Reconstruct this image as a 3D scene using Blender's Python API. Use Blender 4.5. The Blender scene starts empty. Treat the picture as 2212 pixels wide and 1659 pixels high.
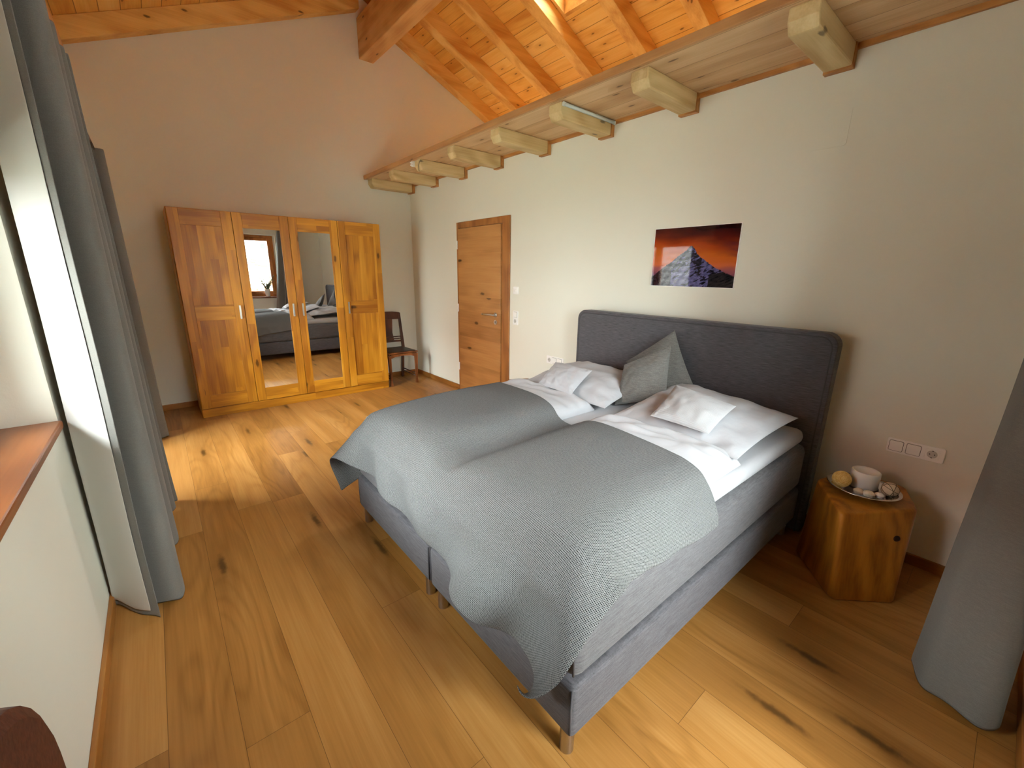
import bpy, bmesh, math, random
import numpy as np
from mathutils import Vector, Matrix, noise

random.seed(7)
PI = math.pi
scene = bpy.context.scene
COL = scene.collection

# ------------------------------------------------------------------ helpers
def tag(o, label=None, cat=None, group=None, kind=None):
    if label: o['label'] = label
    if cat: o['category'] = cat
    if group: o['group'] = group
    if kind: o['kind'] = kind
    return o

def thing(name, loc, label, cat, group=None, kind=None):
    o = bpy.data.objects.new(name, None)
    o.location = loc
    o.empty_display_size = 0.1
    COL.objects.link(o)
    return tag(o, label, cat, group, kind)

def wloc(o):
    v = Vector((0, 0, 0))
    while o is not None:
        v += o.location
        o = o.parent
    return v

def obj(name, bm, mat, parent=None, loc=None, smooth=False, bevel=0.0, label=None, fix=True):
    """Link a bmesh built in world coordinates as one mesh object whose origin is loc (or its parent's)."""
    me = bpy.data.meshes.new(name)
    if fix:
        bmesh.ops.recalc_face_normals(bm, faces=bm.faces[:])
    if loc is None:
        if parent is None:
            xs = [v.co for v in bm.verts]
            lo = [min(c[i] for c in xs) for i in range(3)]
            hi = [max(c[i] for c in xs) for i in range(3)]
            loc = ((lo[0] + hi[0]) / 2, (lo[1] + hi[1]) / 2, lo[2])
        else:
            loc = wloc(parent)
    loc = Vector(loc)
    bmesh.ops.translate(bm, vec=-loc, verts=bm.verts[:])
    for f in bm.faces:
        f.smooth = smooth
    bm.to_mesh(me)
    bm.free()
    o = bpy.data.objects.new(name, me)
    COL.objects.link(o)
    if parent is not None:
        o.parent = parent
        o.location = loc - wloc(parent)
    else:
        o.location = loc
    for m in (mat if isinstance(mat, (list, tuple)) else [mat]):
        me.materials.append(m)
    if bevel:
        b = o.modifiers.new('edge', 'BEVEL')
        b.width = bevel
        b.segments = 2
        b.limit_method = 'ANGLE'
        b.angle_limit = math.radians(40)
    if label: o['label'] = label
    return o

def BM():
    return bmesh.new()

def hexa(bm, p):
    """box from 8 corners: bottom ring 0-3, top ring 4-7"""
    v = [bm.verts.new(q) for q in p]
    for f in ((3, 2, 1, 0), (4, 5, 6, 7), (0, 1, 5, 4), (1, 2, 6, 5), (2, 3, 7, 6), (3, 0, 4, 7)):
        bm.faces.new([v[i] for i in f])
    return v

def box(bm, x0, x1, y0, y1, z0, z1):
    return hexa(bm, [(x0, y0, z0), (x1, y0, z0), (x1, y1, z0), (x0, y1, z0),
                     (x0, y0, z1), (x1, y0, z1), (x1, y1, z1), (x0, y1, z1)])

def prism(bm, poly, axis, a0, a1):
    """extrude a 2-D polygon along an axis: axis 0 -> poly is (y,z); 1 -> (x,z); 2 -> (x,y)"""
    def P(q, a):
        return {0: (a, q[0], q[1]), 1: (q[0], a, q[1]), 2: (q[0], q[1], a)}[axis]
    A = [bm.verts.new(P(q, a0)) for q in poly]
    B = [bm.verts.new(P(q, a1)) for q in poly]
    n = len(poly)
    bm.faces.new(A)
    bm.faces.new(B[::-1])
    for i in range(n):
        bm.faces.new([A[i], B[i], B[(i + 1) % n], A[(i + 1) % n]])

def frame_axes(d):
    d = Vector(d).normalized()
    a = Vector((0, 0, 1)) if abs(d.z) < .9 else Vector((1, 0, 0))
    u = d.cross(a).normalized()
    return d, u, d.cross(u).normalized()

def cyl(bm, p0, p1, r0, r1=None, seg=20, caps=True):
    r1 = r0 if r1 is None else r1
    p0, p1 = Vector(p0), Vector(p1)
    d, u, w = frame_axes(p1 - p0)
    A, B = [], []
    for i in range(seg):
        t = 2 * PI * i / seg
        e = u * math.cos(t) + w * math.sin(t)
        A.append(bm.verts.new(p0 + e * r0))
        B.append(bm.verts.new(p1 + e * r1))
    for i in range(seg):
        j = (i + 1) % seg
        bm.faces.new([A[i], A[j], B[j], B[i]])
    if caps:
        bm.faces.new(A[::-1])
        bm.faces.new(B)

def tube(bm, pts, r, seg=10, closed=False):
    pts = [Vector(p) for p in pts]
    n = len(pts)
    rings = []
    prev = None
    for i, p in enumerate(pts):
        if closed:
            d = pts[(i + 1) % n] - pts[i - 1]
        else:
            d = pts[min(i + 1, n - 1)] - pts[max(i - 1, 0)]
        d.normalize()
        if prev is None:
            _, u, _ = frame_axes(d)
        else:
            u = (prev - d * prev.dot(d)).normalized()
        prev = u
        w = d.cross(u)
        rr = r[i] if isinstance(r, (list, tuple)) else r
        rings.append([bm.verts.new(p + (u * math.cos(2 * PI * k / seg) + w * math.sin(2 * PI * k / seg)) * rr) for k in range(seg)])
    for i in range(n if closed else n - 1):
        a, b = rings[i], rings[(i + 1) % n]
        for k in range(seg):
            bm.faces.new([a[k], a[(k + 1) % seg], b[(k + 1) % seg], b[k]])
    if not closed:
        bm.faces.new(rings[0][::-1])
        bm.faces.new(rings[-1])

def lathe(bm, prof, c, seg=40):
    """profile (r,z) revolved about the vertical through c"""
    rings = []
    for r, z in prof:
        if r < 1e-6:
            rings.append([bm.verts.new((c[0], c[1], c[2] + z))])
        else:
            rings.append([bm.verts.new((c[0] + r * math.cos(2 * PI * k / seg), c[1] + r * math.sin(2 * PI * k / seg), c[2] + z)) for k in range(seg)])
    for a, b in zip(rings[:-1], rings[1:]):
        for k in range(seg):
            j = (k + 1) % seg
            if len(a) == 1 and len(b) == 1: continue
            if len(a) == 1: bm.faces.new([a[0], b[j], b[k]])
            elif len(b) == 1: bm.faces.new([a[k], a[j], b[0]])
            else: bm.faces.new([a[k], a[j], b[j], b[k]])

def ball(bm, c, r, sc=(1, 1, 1), seg=24, rings=16, f=None):
    c = Vector(c)
    rows = []
    for i in range(rings + 1):
        th = PI * i / rings
        if i in (0, rings):
            d = Vector((0, 0, math.cos(th)))
            k = f(d) if f else 1
            rows.append([bm.verts.new(c + Vector((d.x * sc[0], d.y * sc[1], d.z * sc[2])) * r * k)])
        else:
            row = []
            for j in range(seg):
                ph = 2 * PI * j / seg
                d = Vector((math.sin(th) * math.cos(ph), math.sin(th) * math.sin(ph), math.cos(th)))
                k = f(d) if f else 1
                row.append(bm.verts.new(c + Vector((d.x * sc[0], d.y * sc[1], d.z * sc[2])) * r * k))
            rows.append(row)
    for a, b in zip(rows[:-1], rows[1:]):
        for k in range(seg):
            j = (k + 1) % seg
            if len(a) == 1: bm.faces.new([a[0], b[k], b[j]])
            elif len(b) == 1: bm.faces.new([a[k], b[0], a[j]])
            else: bm.faces.new([a[k], b[k], b[j], a[j]])

def rrect(w, h, r, seg=6, c=(0, 0)):
    out = []
    for sx, sy, a0 in ((1, 1, 0), (-1, 1, PI / 2), (-1, -1, PI), (1, -1, 1.5 * PI)):
        for k in range(seg + 1):
            a = a0 + (PI / 2) * k / seg
            out.append((c[0] + sx * (w / 2 - r) + r * math.cos(a), c[1] + sy * (h / 2 - r) + r * math.sin(a)))
    return out

def grid_mesh(bm, P, uv=None):
    """quad grid from an array P[i][j] of points"""
    n, m = len(P), len(P[0])
    V = [[bm.verts.new(P[i][j]) for j in range(m)] for i in range(n)]
    lay = bm.loops.layers.uv.new('UVMap') if uv is not None else None
    for i in range(n - 1):
        for j in range(m - 1):
            f = bm.faces.new([V[i][j], V[i + 1][j], V[i + 1][j + 1], V[i][j + 1]])
            if lay is not None:
                for l, (a, b) in zip(f.loops, ((i, j), (i + 1, j), (i + 1, j + 1), (i, j + 1))):
                    l[lay].uv = uv[a][b]
    return V

def rbox(bm, x0, x1, y0, y1, z0, z1, r=.03, seg=4, bulge=0.0, sub=1):
    """box with rounded edges (upholstery)"""
    t = bmesh.new()
    box(t, x0, x1, y0, y1, z0, z1)
    bmesh.ops.bevel(t, geom=t.edges[:] + t.verts[:], offset=r, segments=seg, affect='EDGES', profile=.5)
    off = len(bm.verts)
    m = {}
    for v in t.verts: m[v] = bm.verts.new(v.co)
    for f in t.faces: bm.faces.new([m[v] for v in f.verts])
    t.free()

def catmull(pts, per=8, closed=False):
    pts = [np.array(p, float) for p in pts]
    n = len(pts)
    out = []
    for i in range(n if closed else n - 1):
        if closed:
            p0, p1, p2, p3 = pts[i - 1], pts[i], pts[(i + 1) % n], pts[(i + 2) % n]
        else:
            p0, p1, p2, p3 = pts[max(i - 1, 0)], pts[i], pts[i + 1], pts[min(i + 2, n - 1)]
        for k in range(per):
            t = k / per
            out.append(.5 * ((2 * p1) + (p2 - p0) * t + (2 * p0 - 5 * p1 + 4 * p2 - p3) * t * t + (3 * p1 - p0 - 3 * p2 + p3) * t ** 3))
    if not closed: out.append(pts[-1])
    return out

def subsurf(o, lv=1):
    m = o.modifiers.new('smooth', 'SUBSURF')
    m.levels = lv
    m.render_levels = lv

# ------------------------------------------------------------------ materials
class NT:
    def __init__(s, name):
        s.m = bpy.data.materials.new(name)
        s.m.use_nodes = True
        s.t = s.m.node_tree
        s.t.nodes.clear()
        s.out = s.t.nodes.new('ShaderNodeOutputMaterial')
        s.L = s.t.links
    def n(s, typ, **kw):
        nd = s.t.nodes.new('ShaderNode' + typ)
        for k, v in kw.items():
            if k in nd.inputs.keys() or k.isdigit():
                pass
            setattr(nd, k, v)
        return nd
    def put(s, sock, v):
        if hasattr(v, 'is_output'): s.L.new(v, sock)
        elif v is not None:
            if sock.type == 'RGBA' and len(v) == 3: v = (*v, 1)
            sock.default_value = v
    def math(s, op, a, b=None, c=None, clamp=False):
        nd = s.n('Math', operation=op)
        nd.use_clamp = clamp
        s.put(nd.inputs[0], a)
        if b is not None: s.put(nd.inputs[1], b)
        if c is not None: s.put(nd.inputs[2], c)
        return nd.outputs[0]
    def vmath(s, op, a, b=None):
        nd = s.n('VectorMath', operation=op)
        s.put(nd.inputs[0], a)
        if b is not None: s.put(nd.inputs[1], b)
        return nd.outputs[0]
    def mix(s, f, a, b, mode='MIX'):
        nd = s.n('Mix', data_type='RGBA', blend_type=mode)
        s.put(nd.inputs[0], f); s.put(nd.inputs[6], a); s.put(nd.inputs[7], b)
        return nd.outputs[2]
    def obj_co(s, rnd=True):
        co = s.n('TexCoord').outputs['Object']
        if rnd:
            r = s.n('ObjectInfo').outputs['Random']
            cb = s.n('CombineXYZ')
            s.put(cb.inputs[0], s.math('MULTIPLY', r, 7.3)); s.put(cb.inputs[1], s.math('MULTIPLY', r, 17.1)); s.put(cb.inputs[2], s.math('MULTIPLY', r, 29.7))
            co = s.vmath('ADD', co, cb.outputs[0])
        return co
    def scaled(s, co, sc):
        nd = s.n('Mapping')
        s.put(nd.inputs[0], co); nd.inputs['Scale'].default_value = sc
        return nd.outputs[0]
    def noise(s, co, scale=1, detail=4, rough=.55, dist=0):
        nd = s.n('TexNoise')
        if co is not None: s.put(nd.inputs['Vector'], co)
        nd.inputs['Scale'].default_value = scale; nd.inputs['Detail'].default_value = detail
        nd.inputs['Roughness'].default_value = rough; nd.inputs['Distortion'].default_value = dist
        return nd.outputs[0]
    def ramp(s, f, stops, interp='LINEAR'):
        nd = s.n('ValToRGB')
        r = nd.color_ramp
        r.interpolation = interp
        while len(r.elements) < len(stops): r.elements.new(.5)
        for e, (p, c) in zip(r.elements, stops):
            e.position = p
            e.color = (*c, 1) if len(c) == 3 else c
        s.put(nd.inputs[0], f)
        return nd.outputs[0]
    def smooth(s, f, a, b):
        nd = s.n('MapRange'); nd.interpolation_type = 'SMOOTHSTEP'
        s.put(nd.inputs[0], f); nd.inputs[1].default_value = a; nd.inputs[2].default_value = b
        return nd.outputs[0]
    def sep(s, co):
        nd = s.n('SeparateXYZ'); s.put(nd.inputs[0], co)
        return nd.outputs
    def white(s, v, dim='3D'):
        nd = s.n('TexWhiteNoise', noise_dimensions=dim)
        s.put(nd.inputs['W' if dim == '1D' else 'Vector'], v)
        return nd.outputs['Value']
    def comb(s, x, y, z):
        nd = s.n('CombineXYZ')
        for i, v in enumerate((x, y, z)): s.put(nd.inputs[i], v)
        return nd.outputs[0]
    def bump(s, h, strength=.3, dist=.01):
        nd = s.n('Bump'); nd.inputs['Strength'].default_value = strength; nd.inputs['Distance'].default_value = dist
        s.put(nd.inputs['Height'], h)
        return nd.outputs[0]
    def bsdf(s, col, rough=.5, metal=0, spec=.5, normal=None, sheen=0, sss=0, coat=0):
        b = s.n('BsdfPrincipled')
        s.put(b.inputs['Base Color'], col); s.put(b.inputs['Roughness'], rough)
        b.inputs['Metallic'].default_value = metal; b.inputs['Specular IOR Level'].default_value = spec
        b.inputs['Sheen Weight'].default_value = sheen; b.inputs['Coat Weight'].default_value = coat
        if sss:
            b.inputs['Subsurface Weight'].default_value = sss
            b.inputs['Subsurface Radius'].default_value = (.01, .008, .006)
        if normal is not None: s.put(b.inputs['Normal'], normal)
        s.L.new(b.outputs[0], s.out.inputs[0])
        return s.m

def simple(name, col, rough=.5, metal=0, spec=.5, **k):
    return NT(name).bsdf(col, rough, metal, spec, **k)

def srgb(r, g, b):
    f = lambda c: (c / 12.92 if c <= .04045 else ((c + .055) / 1.055) ** 2.4)
    return tuple(f(c / 255) for c in (r, g, b))

def wood(name, dark, mid, light, axis='Z', cross=None, stave=0, seg=0, knots=0.0, rough=.45, ring=14, spread=.35, spec=.4, knotcol=None, bump=.12):
    """Procedural board: grain along axis, optional glued staves of a width across (cross axis)."""
    t = NT(name)
    co = t.obj_co()
    ax = 'XYZ'.index(axis)
    s_long = [9.0, 9.0, 9.0]; s_long[ax] = .55
    xyz = t.sep(co)
    tint = None
    base = co
    if stave:
        ci = 'XYZ'.index(cross)
        idx = t.math('FLOOR', t.math('DIVIDE', xyz[ci], stave))
        if seg:
            off = t.math('MULTIPLY', t.white(idx, '1D'), seg)
            idl = t.math('FLOOR', t.math('DIVIDE', t.math('ADD', xyz[ax], off), seg))
        else:
            idl = 0.0
        tint = t.white(t.comb(idx, idl, 3.7), '3D')
        sh = t.math('MULTIPLY', tint, 31.0)
        base = t.vmath('ADD', co, t.comb(sh, sh, sh))
    g = t.scaled(base, s_long)
    n1 = t.noise(g, 1.0, 5, .6, .3)
    n2 = t.noise(t.scaled(base, [v * .28 if i != ax else .9 for i, v in enumerate(s_long)]), 1.0, 2, .5)
    rings = t.math('SINE', t.math('MULTIPLY', n2, ring * 6.0))
    fine = t.noise(t.scaled(base, [90 if i != ax else 3 for i in range(3)]), 1.0, 2, .5)
    f = t.math('ADD', t.math('MULTIPLY', n1, .62), t.math('MULTIPLY', rings, .10))
    f = t.math('ADD', f, t.math('MULTIPLY', fine, .22))
    f = t.math('ADD', f, -.05 + .10 * 0)
    if tint is not None:
        f = t.math('ADD', f, t.math('MULTIPLY', t.math('SUBTRACT', tint, .5), spread))
    col = t.ramp(f, [(.18, dark), (.45, mid), (.78, light)])
    if knots:
        kv = t.n('TexVoronoi'); kv.feature = 'F1'; kv.voronoi_dimensions = '2D'
        bx = t.sep(base); oth = [i for i in range(3) if i != ax]
        t.put(kv.inputs['Vector'], t.comb(t.math('MULTIPLY', bx[ax], 2.2 * knots), t.math('MULTIPLY', t.math('ADD', bx[oth[0]], bx[oth[1]]), 6.0 * knots), 0.0)); kv.inputs['Scale'].default_value = 1.0
        d = t.math('ADD', kv.outputs['Distance'], t.math('MULTIPLY', t.noise(base, 30, 2), .05))
        on = t.math('GREATER_THAN', t.sep(kv.outputs['Color'])[0], .45)
        core = t.math('MULTIPLY', t.math('SUBTRACT', 1.0, t.smooth(d, .055, .095)), on)
        halo = t.math('MULTIPLY', t.math('SUBTRACT', 1.0, t.smooth(d, .05, .28)), on)
        kc = knotcol or tuple(c * .22 for c in dark)
        col = t.mix(t.math('MULTIPLY', halo, .4), col, dark)
        col = t.mix(t.math('MULTIPLY', core, .85), col, kc)
    nrm = t.bump(f, bump, .004)
    return t.bsdf(col, rough, 0, spec, nrm)

def board_mat(name, dark, mid, light, run, across, width, groove=.006, knots=1.0, length=0, rough=.5, ring=10, spread=.3, spec=.35, gcol=.35, kl=2.2, ks=(.07, .12)):
    """Boards with visible joints: run along axis `run`, repeated across axis `across` with a width."""
    t = NT(name)
    co = t.obj_co(False)
    xyz = t.sep(co)
    r, a = 'XYZ'.index(run), 'XYZ'.index(across)
    q = t.math('DIVIDE', xyz[a], width)
    idx = t.math('FLOOR', q)
    fr = t.math('FRACT', q)
    off = t.math('MULTIPLY', t.white(idx, '1D'), 9.0)
    ql = t.math('DIVIDE', t.math('ADD', xyz[r], off), length or 40.0)
    idl = t.math('FLOOR', ql)
    tint = t.white(t.comb(idx, idl, 1.3), '3D')
    sh = t.math('MULTIPLY', tint, 43.0)
    base = t.vmath('ADD', co, t.comb(sh, sh, sh))
    sl = [7.0] * 3; sl[r] = .5
    n1 = t.noise(t.scaled(base, sl), 1.0, 5, .6, .4)
    sr = [3.2] * 3; sr[r] = .55
    n2 = t.noise(t.scaled(base, sr), 1.0, 2, .45)
    rings = t.math('SINE', t.math('MULTIPLY', n2, ring * 6.0))
    rings = t.math('POWER', t.math('ADD', t.math('MULTIPLY', rings, .5), .5), 2.5)
    sf = [110.0] * 3; sf[r] = 3.0
    fine = t.noise(t.scaled(base, sf), 1.0, 2, .5)
    f = t.math('ADD', t.math('MULTIPLY', n1, .65), t.math('MULTIPLY', fine, .22))
    f = t.math('SUBTRACT', f, t.math('MULTIPLY', t.math('MULTIPLY', rings, t.smooth(t.white(t.comb(idl, idx, 9.1)), .35, .75)), .09))
    f = t.math('ADD', f, t.math('MULTIPLY', t.math('SUBTRACT', tint, .5), spread))
    col = t.ramp(f, [(.15, dark), (.43, mid), (.72, light)])
    if knots:
        kv = t.n('TexVoronoi'); kv.feature = 'F1'; kv.voronoi_dimensions = '2D'
        bx = t.sep(base)
        t.put(kv.inputs['Vector'], t.comb(t.math('MULTIPLY', bx[r], kl * knots), t.math('MULTIPLY', bx[a], 6.0 * knots), 0.0)); kv.inputs['Scale'].default_value = 1.0
        d = t.math('ADD', kv.outputs['Distance'], t.math('MULTIPLY', t.noise(base, 26, 3), .09))
        on = t.math('GREATER_THAN', t.sep(kv.outputs['Color'])[0], .35)
        core = t.math('MULTIPLY', t.math('SUBTRACT', 1.0, t.smooth(d, *ks)), on)
        halo = t.math('MULTIPLY', t.math('SUBTRACT', 1.0, t.smooth(d, .08, .40)), on)
        col = t.mix(t.math('MULTIPLY', halo, .45), col, dark)
        col = t.mix(t.math('MULTIPLY', core, .8), col, tuple(c * .25 for c in dark))
    e = t.math('MINIMUM', fr, t.math('SUBTRACT', 1.0, fr))
    joint = t.math('LESS_THAN', t.math('MULTIPLY', e, width), groove / 2)
    if length:
        fl = t.math('FRACT', ql)
        el = t.math('MINIMUM', fl, t.math('SUBTRACT', 1.0, fl))
        joint = t.math('MAXIMUM', joint, t.math('LESS_THAN', t.math('MULTIPLY', el, length), groove / 2))
    col = t.mix(t.math('MULTIPLY', joint, .8), col, tuple(c * gcol for c in dark))
    h = t.math('SUBTRACT', t.math('MULTIPLY', f, .2), t.math('MULTIPLY', joint, 1.0))
    return t.bsdf(col, t.math('ADD', rough, t.math('MULTIPLY', n1, .12)), 0, spec, t.bump(h, .35, .003))

def fabric(name, dark, light, uvw=(260, 260, 260), rough=.9, sheen=.15, slub=.5, bump=.3):
    t = NT(name)
    co = t.obj_co()
    a = t.noise(t.scaled(co, (uvw[0], uvw[1] * .08, uvw[2])), 1, 2, .5)
    b = t.noise(t.scaled(co, (uvw[0] * .08, uvw[1] * .08, uvw[2])), 1, 2, .6)
    c = t.noise(co, 420, 2, .6)
    f = t.math('ADD', t.math('MULTIPLY', a, .25), t.math('ADD', t.math('MULTIPLY', b, slub), t.math('MULTIPLY', c, .3)))
    col = t.ramp(f, [(.3, dark), (.75, light)])
    return t.bsdf(col, rough, 0, .2, t.bump(f, bump, .002), sheen=sheen)

M = {}
def plaster(name, col):
    t = NT(name)
    co = t.obj_co(False)
    n = t.noise(co, 55, 4, .65)
    n2 = t.noise(co, 2.2, 2, .5)
    c = t.mix(t.math('MULTIPLY', n2, .25), col, tuple(v * .95 for v in col))
    return t.bsdf(c, .9, 0, .15, t.bump(n, .18, .004))

M['plaster'] = plaster('white_plaster', (.81, .80, .70))
M['facade'] = plaster('facade_plaster', (.80, .79, .76))
M['floor'] = board_mat('oak_floor_boards', srgb(134, 88, 36), srgb(174, 122, 60), srgb(204, 154, 90), 'Y', 'X', .2, .0016, .62, 2.2, .34, 16, .20, .35, kl=1.0, ks=(.06, .14))
M['ceil'] = board_mat('spruce_ceiling_boards', srgb(206, 140, 58), srgb(234, 182, 92), srgb(246, 210, 132), 'Y', 'X', .155, .006, 1.15, 0, .5, 8, .34, .3)
M['rafter'] = wood('spruce_rafter', srgb(206, 146, 70), srgb(234, 186, 104), srgb(246, 210, 138), 'X', knots=.9, rough=.55, ring=5)
M['ridge'] = wood('spruce_ridge_beam', srgb(196, 140, 80), srgb(222, 176, 114), srgb(236, 198, 144), 'Y', knots=.8, rough=.55, ring=5)
M['loft'] = board_mat('pale_larch_boards', srgb(176, 132, 88), srgb(206, 168, 124), srgb(224, 194, 154), 'Y', 'X', .19, .003, .9, 0, .55, 7, .22, .3)
M['joist'] = wood('pale_joist_wood', srgb(182, 150, 98), srgb(212, 186, 136), srgb(228, 208, 164), 'X', knots=.8, rough=.6, ring=6)
M['collar'] = wood('honey_collar_wood', srgb(150, 96, 44), srgb(182, 124, 62), srgb(200, 146, 84), 'Y', rough=.5)
M['edge'] = wood('ledge_edge_wood', srgb(158, 108, 62), srgb(188, 138, 86), srgb(206, 162, 112), 'Y', rough=.55, ring=5, knots=.7)
M['ward'] = wood('oiled_wild_oak', srgb(152, 92, 14), srgb(196, 132, 30), srgb(224, 166, 60), 'Z', 'X', .072, 2.6, .6, .38, 4, .24)
M['wardh'] = wood('oiled_wild_oak_rails', srgb(152, 92, 14), srgb(196, 132, 30), srgb(224, 166, 60), 'X', 'Z', .055, 1.6, .5, .38, 4, .26)
M['door'] = wood('oak_veneer_door', srgb(148, 98, 50), srgb(176, 122, 68), srgb(196, 144, 88), 'Y', 'Z', .17, 0, .55, .42, 3, .22)
M['doorframe'] = wood('oak_door_frame', srgb(126, 76, 34), srgb(164, 106, 52), srgb(184, 128, 70), 'Z', rough=.42, ring=6)
M['base'] = wood('oak_baseboard', srgb(128, 80, 32), srgb(166, 110, 50), srgb(188, 134, 70), 'Y', rough=.4, ring=6)
M['basex'] = wood('oak_baseboard_cross', srgb(128, 80, 32), srgb(166, 110, 50), srgb(188, 134, 70), 'X', rough=.4, ring=6)
M['sill'] = wood('varnished_sill', srgb(112, 62, 32), srgb(142, 84, 44), srgb(160, 102, 58), 'Y', rough=.3, ring=6)
M['win'] = wood('varnished_window_wood', srgb(150, 86, 40), srgb(190, 118, 58), srgb(206, 138, 76), 'Z', rough=.3, ring=5)
M['chair'] = wood('dark_walnut_chair', srgb(52, 24, 12), srgb(92, 48, 26), srgb(120, 68, 38), 'Z', rough=.35, ring=7)
M['chairlight'] = wood('brown_chair_frame', srgb(92, 48, 20), srgb(140, 82, 40), srgb(168, 106, 58), 'Z', rough=.35, ring=7)
M['log'] = wood('oiled_log_wood', srgb(140, 82, 22), srgb(190, 124, 40), srgb(212, 152, 66), 'Z', rough=.42, ring=9, knots=.0)
M['logend'] = wood('oiled_log_end', srgb(120, 70, 22), srgb(166, 108, 44), srgb(190, 134, 66), 'X', rough=.45, ring=16)
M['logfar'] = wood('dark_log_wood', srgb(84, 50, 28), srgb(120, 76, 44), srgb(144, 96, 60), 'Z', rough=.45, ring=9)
M['charcoal'] = fabric('charcoal_upholstery', srgb(50, 49, 52), srgb(104, 102, 107), (220, 220, 260))
M['charcoal2'] = fabric('charcoal_mattress_cover', srgb(60, 59, 62), srgb(112, 111, 114), (220, 220, 260))
M['piping'] = simple('charcoal_piping', srgb(66, 64, 68), .85)
M['cushion'] = fabric('grey_wool_cushion', srgb(78, 77, 74), srgb(142, 140, 136), (300, 300, 300), slub=.3)
M['curtain'] = fabric('grey_linen_curtain', srgb(108, 107, 102), srgb(140, 139, 133), (240, 240, 420), slub=.15)
M['lining'] = simple('white_curtain_lining', (.56, .55, .52), .9, 0, .1)
M['chrome'] = simple('brushed_steel', (.62, .60, .57), .28, 1)
M['silver'] = simple('silver_tray', (.75, .74, .72), .16, 1)
M['leg'] = simple('steel_bed_leg', (.45, .42, .38), .3, 1)
M['plastic'] = simple('white_plastic', (.92, .91, .88), .3)
M['dark'] = simple('dark_recess', (.02, .02, .02), .7)
M['mirror'] = simple('mirror_glass', (.92, .93, .92), .0, 1)
M['rod'] = simple('bronze_rod', srgb(92, 66, 44), .45, .4)
M['tubelight'] = simple('pale_tube_lamp', srgb(200, 208, 206), .35)
M['leather'] = NT('brown_leather')
_t = M['leather']; _n = _t.noise(_t.obj_co(), 120, 4, .6)
M['leather'] = _t.bsdf(_t.ramp(_n, [(.3, srgb(92, 46, 34)), (.7, srgb(122, 68, 52))]), .5, 0, .4, _t.bump(_n, .25, .002))
M['seatleather'] = simple('dark_seat_leather', srgb(46, 26, 18), .35)
M['wax'] = simple('white_wax', (.86, .85, .80), .45, sss=.3)
M['straw'] = NT('woven_straw')
_t = M['straw']; _n = _t.noise(_t.obj_co(), 60, 3, .6)
M['straw'] = _t.bsdf(_t.ramp(_n, [(.3, srgb(226, 180, 84)), (.7, srgb(255, 232, 158))]), .7, 0, .2, _t.bump(_n, .4, .003))
M['shell'] = NT('cream_shell')
_t = M['shell']; _n = _t.noise(_t.obj_co(), 45, 3, .6)
M['shell'] = _t.bsdf(_t.ramp(_n, [(.3, srgb(214, 196, 160)), (.7, srgb(246, 238, 220))]), .4)
M['twine'] = simple('dark_twine', srgb(104, 88, 60), .8)
M['ballcream'] = simple('cream_ball', srgb(218, 198, 168), .6)
M['ceramic'] = simple('white_ceramic', (.84, .83, .80), .25)
M['leafm'] = simple('plant_green', srgb(78, 98, 56), .5)
M['soil'] = simple('dark_soil', srgb(60, 44, 34), .9)
M['red'] = simple('red_facade_paint', srgb(176, 74, 58), .8)
M['shutter'] = wood('larch_shutter', srgb(120, 74, 40), srgb(168, 112, 66), srgb(192, 140, 92), 'X', rough=.6)
M['blind'] = simple('pale_blind', srgb(222, 220, 208), .7)
M['pavement'] = simple('grey_ground', (.16, .17, .14), .9)

# sheets with faint wrinkling
def linen(name, col, stripe=False):
    t = NT(name)
    co = t.obj_co()
    n = t.noise(t.scaled(co, (5, 9, 7)), 1, 3, .5, .6)
    h = t.math('MULTIPLY', n, .6)
    if stripe:
        uv = t.n('TexCoord').outputs['UV']
        s = t.math('SINE', t.math('MULTIPLY', t.sep(uv)[1], 2 * PI * 46))
        h = t.math('ADD', h, t.math('MULTIPLY', s, .05))
        col = t.mix(t.math('ADD', t.math('MULTIPLY', s, .5), .5), tuple(c * .93 for c in col), col)
    return t.bsdf(col, .8, 0, .15, t.bump(h, .35, .03), sheen=.1)
M['linen'] = linen('white_bed_linen', (.43, .435, .46))
M['linenstripe'] = linen('white_ribbed_linen', (.43, .435, .45), True)

def blanket_mat():
    t = NT('grey_honeycomb_weave')
    uv = t.n('TexCoord').outputs['UV']
    wob = t.noise(uv, 60, 2, .5)
    x, y, _ = t.sep(uv)
    x = t.math('ADD', x, t.math('MULTIPLY', wob, .0012)); y = t.math('ADD', y, t.math('MULTIPLY', wob, .0012))
    c = .0050
    row = t.math('FLOOR', t.math('DIVIDE', y, c * 1.15))
    xs = t.math('ADD', t.math('DIVIDE', x, c), t.math('MULTIPLY', t.math('MODULO', row, 2.0), .5))
    fx = t.math('ABSOLUTE', t.math('SUBTRACT', t.math('FRACT', xs), .5))
    fy = t.math('ABSOLUTE', t.math('SUBTRACT', t.math('FRACT', t.math('DIVIDE', y, c * 1.15)), .5))
    d = t.math('SQRT', t.math('ADD', t.math('MULTIPLY', fx, fx), t.math('MULTIPLY', fy, fy)))
    hole = t.math('SUBTRACT', 1.0, t.smooth(d, .26, .44))
    cell = t.white(t.comb(t.math('FLOOR', xs), row, .3))
    dk = t.mix(cell, srgb(26, 27, 29), srgb(62, 63, 65))
    n = t.noise(uv, 140, 3, .6)
    lt = t.mix(n, srgb(96, 97, 97), srgb(150, 151, 151))
    col = t.mix(hole, lt, dk)
    h = t.math('SUBTRACT', 1.0, hole)
    return t.bsdf(col, .95, 0, .05, t.bump(h, .5, .002))
M['blanket'] = blanket_mat()

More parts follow.
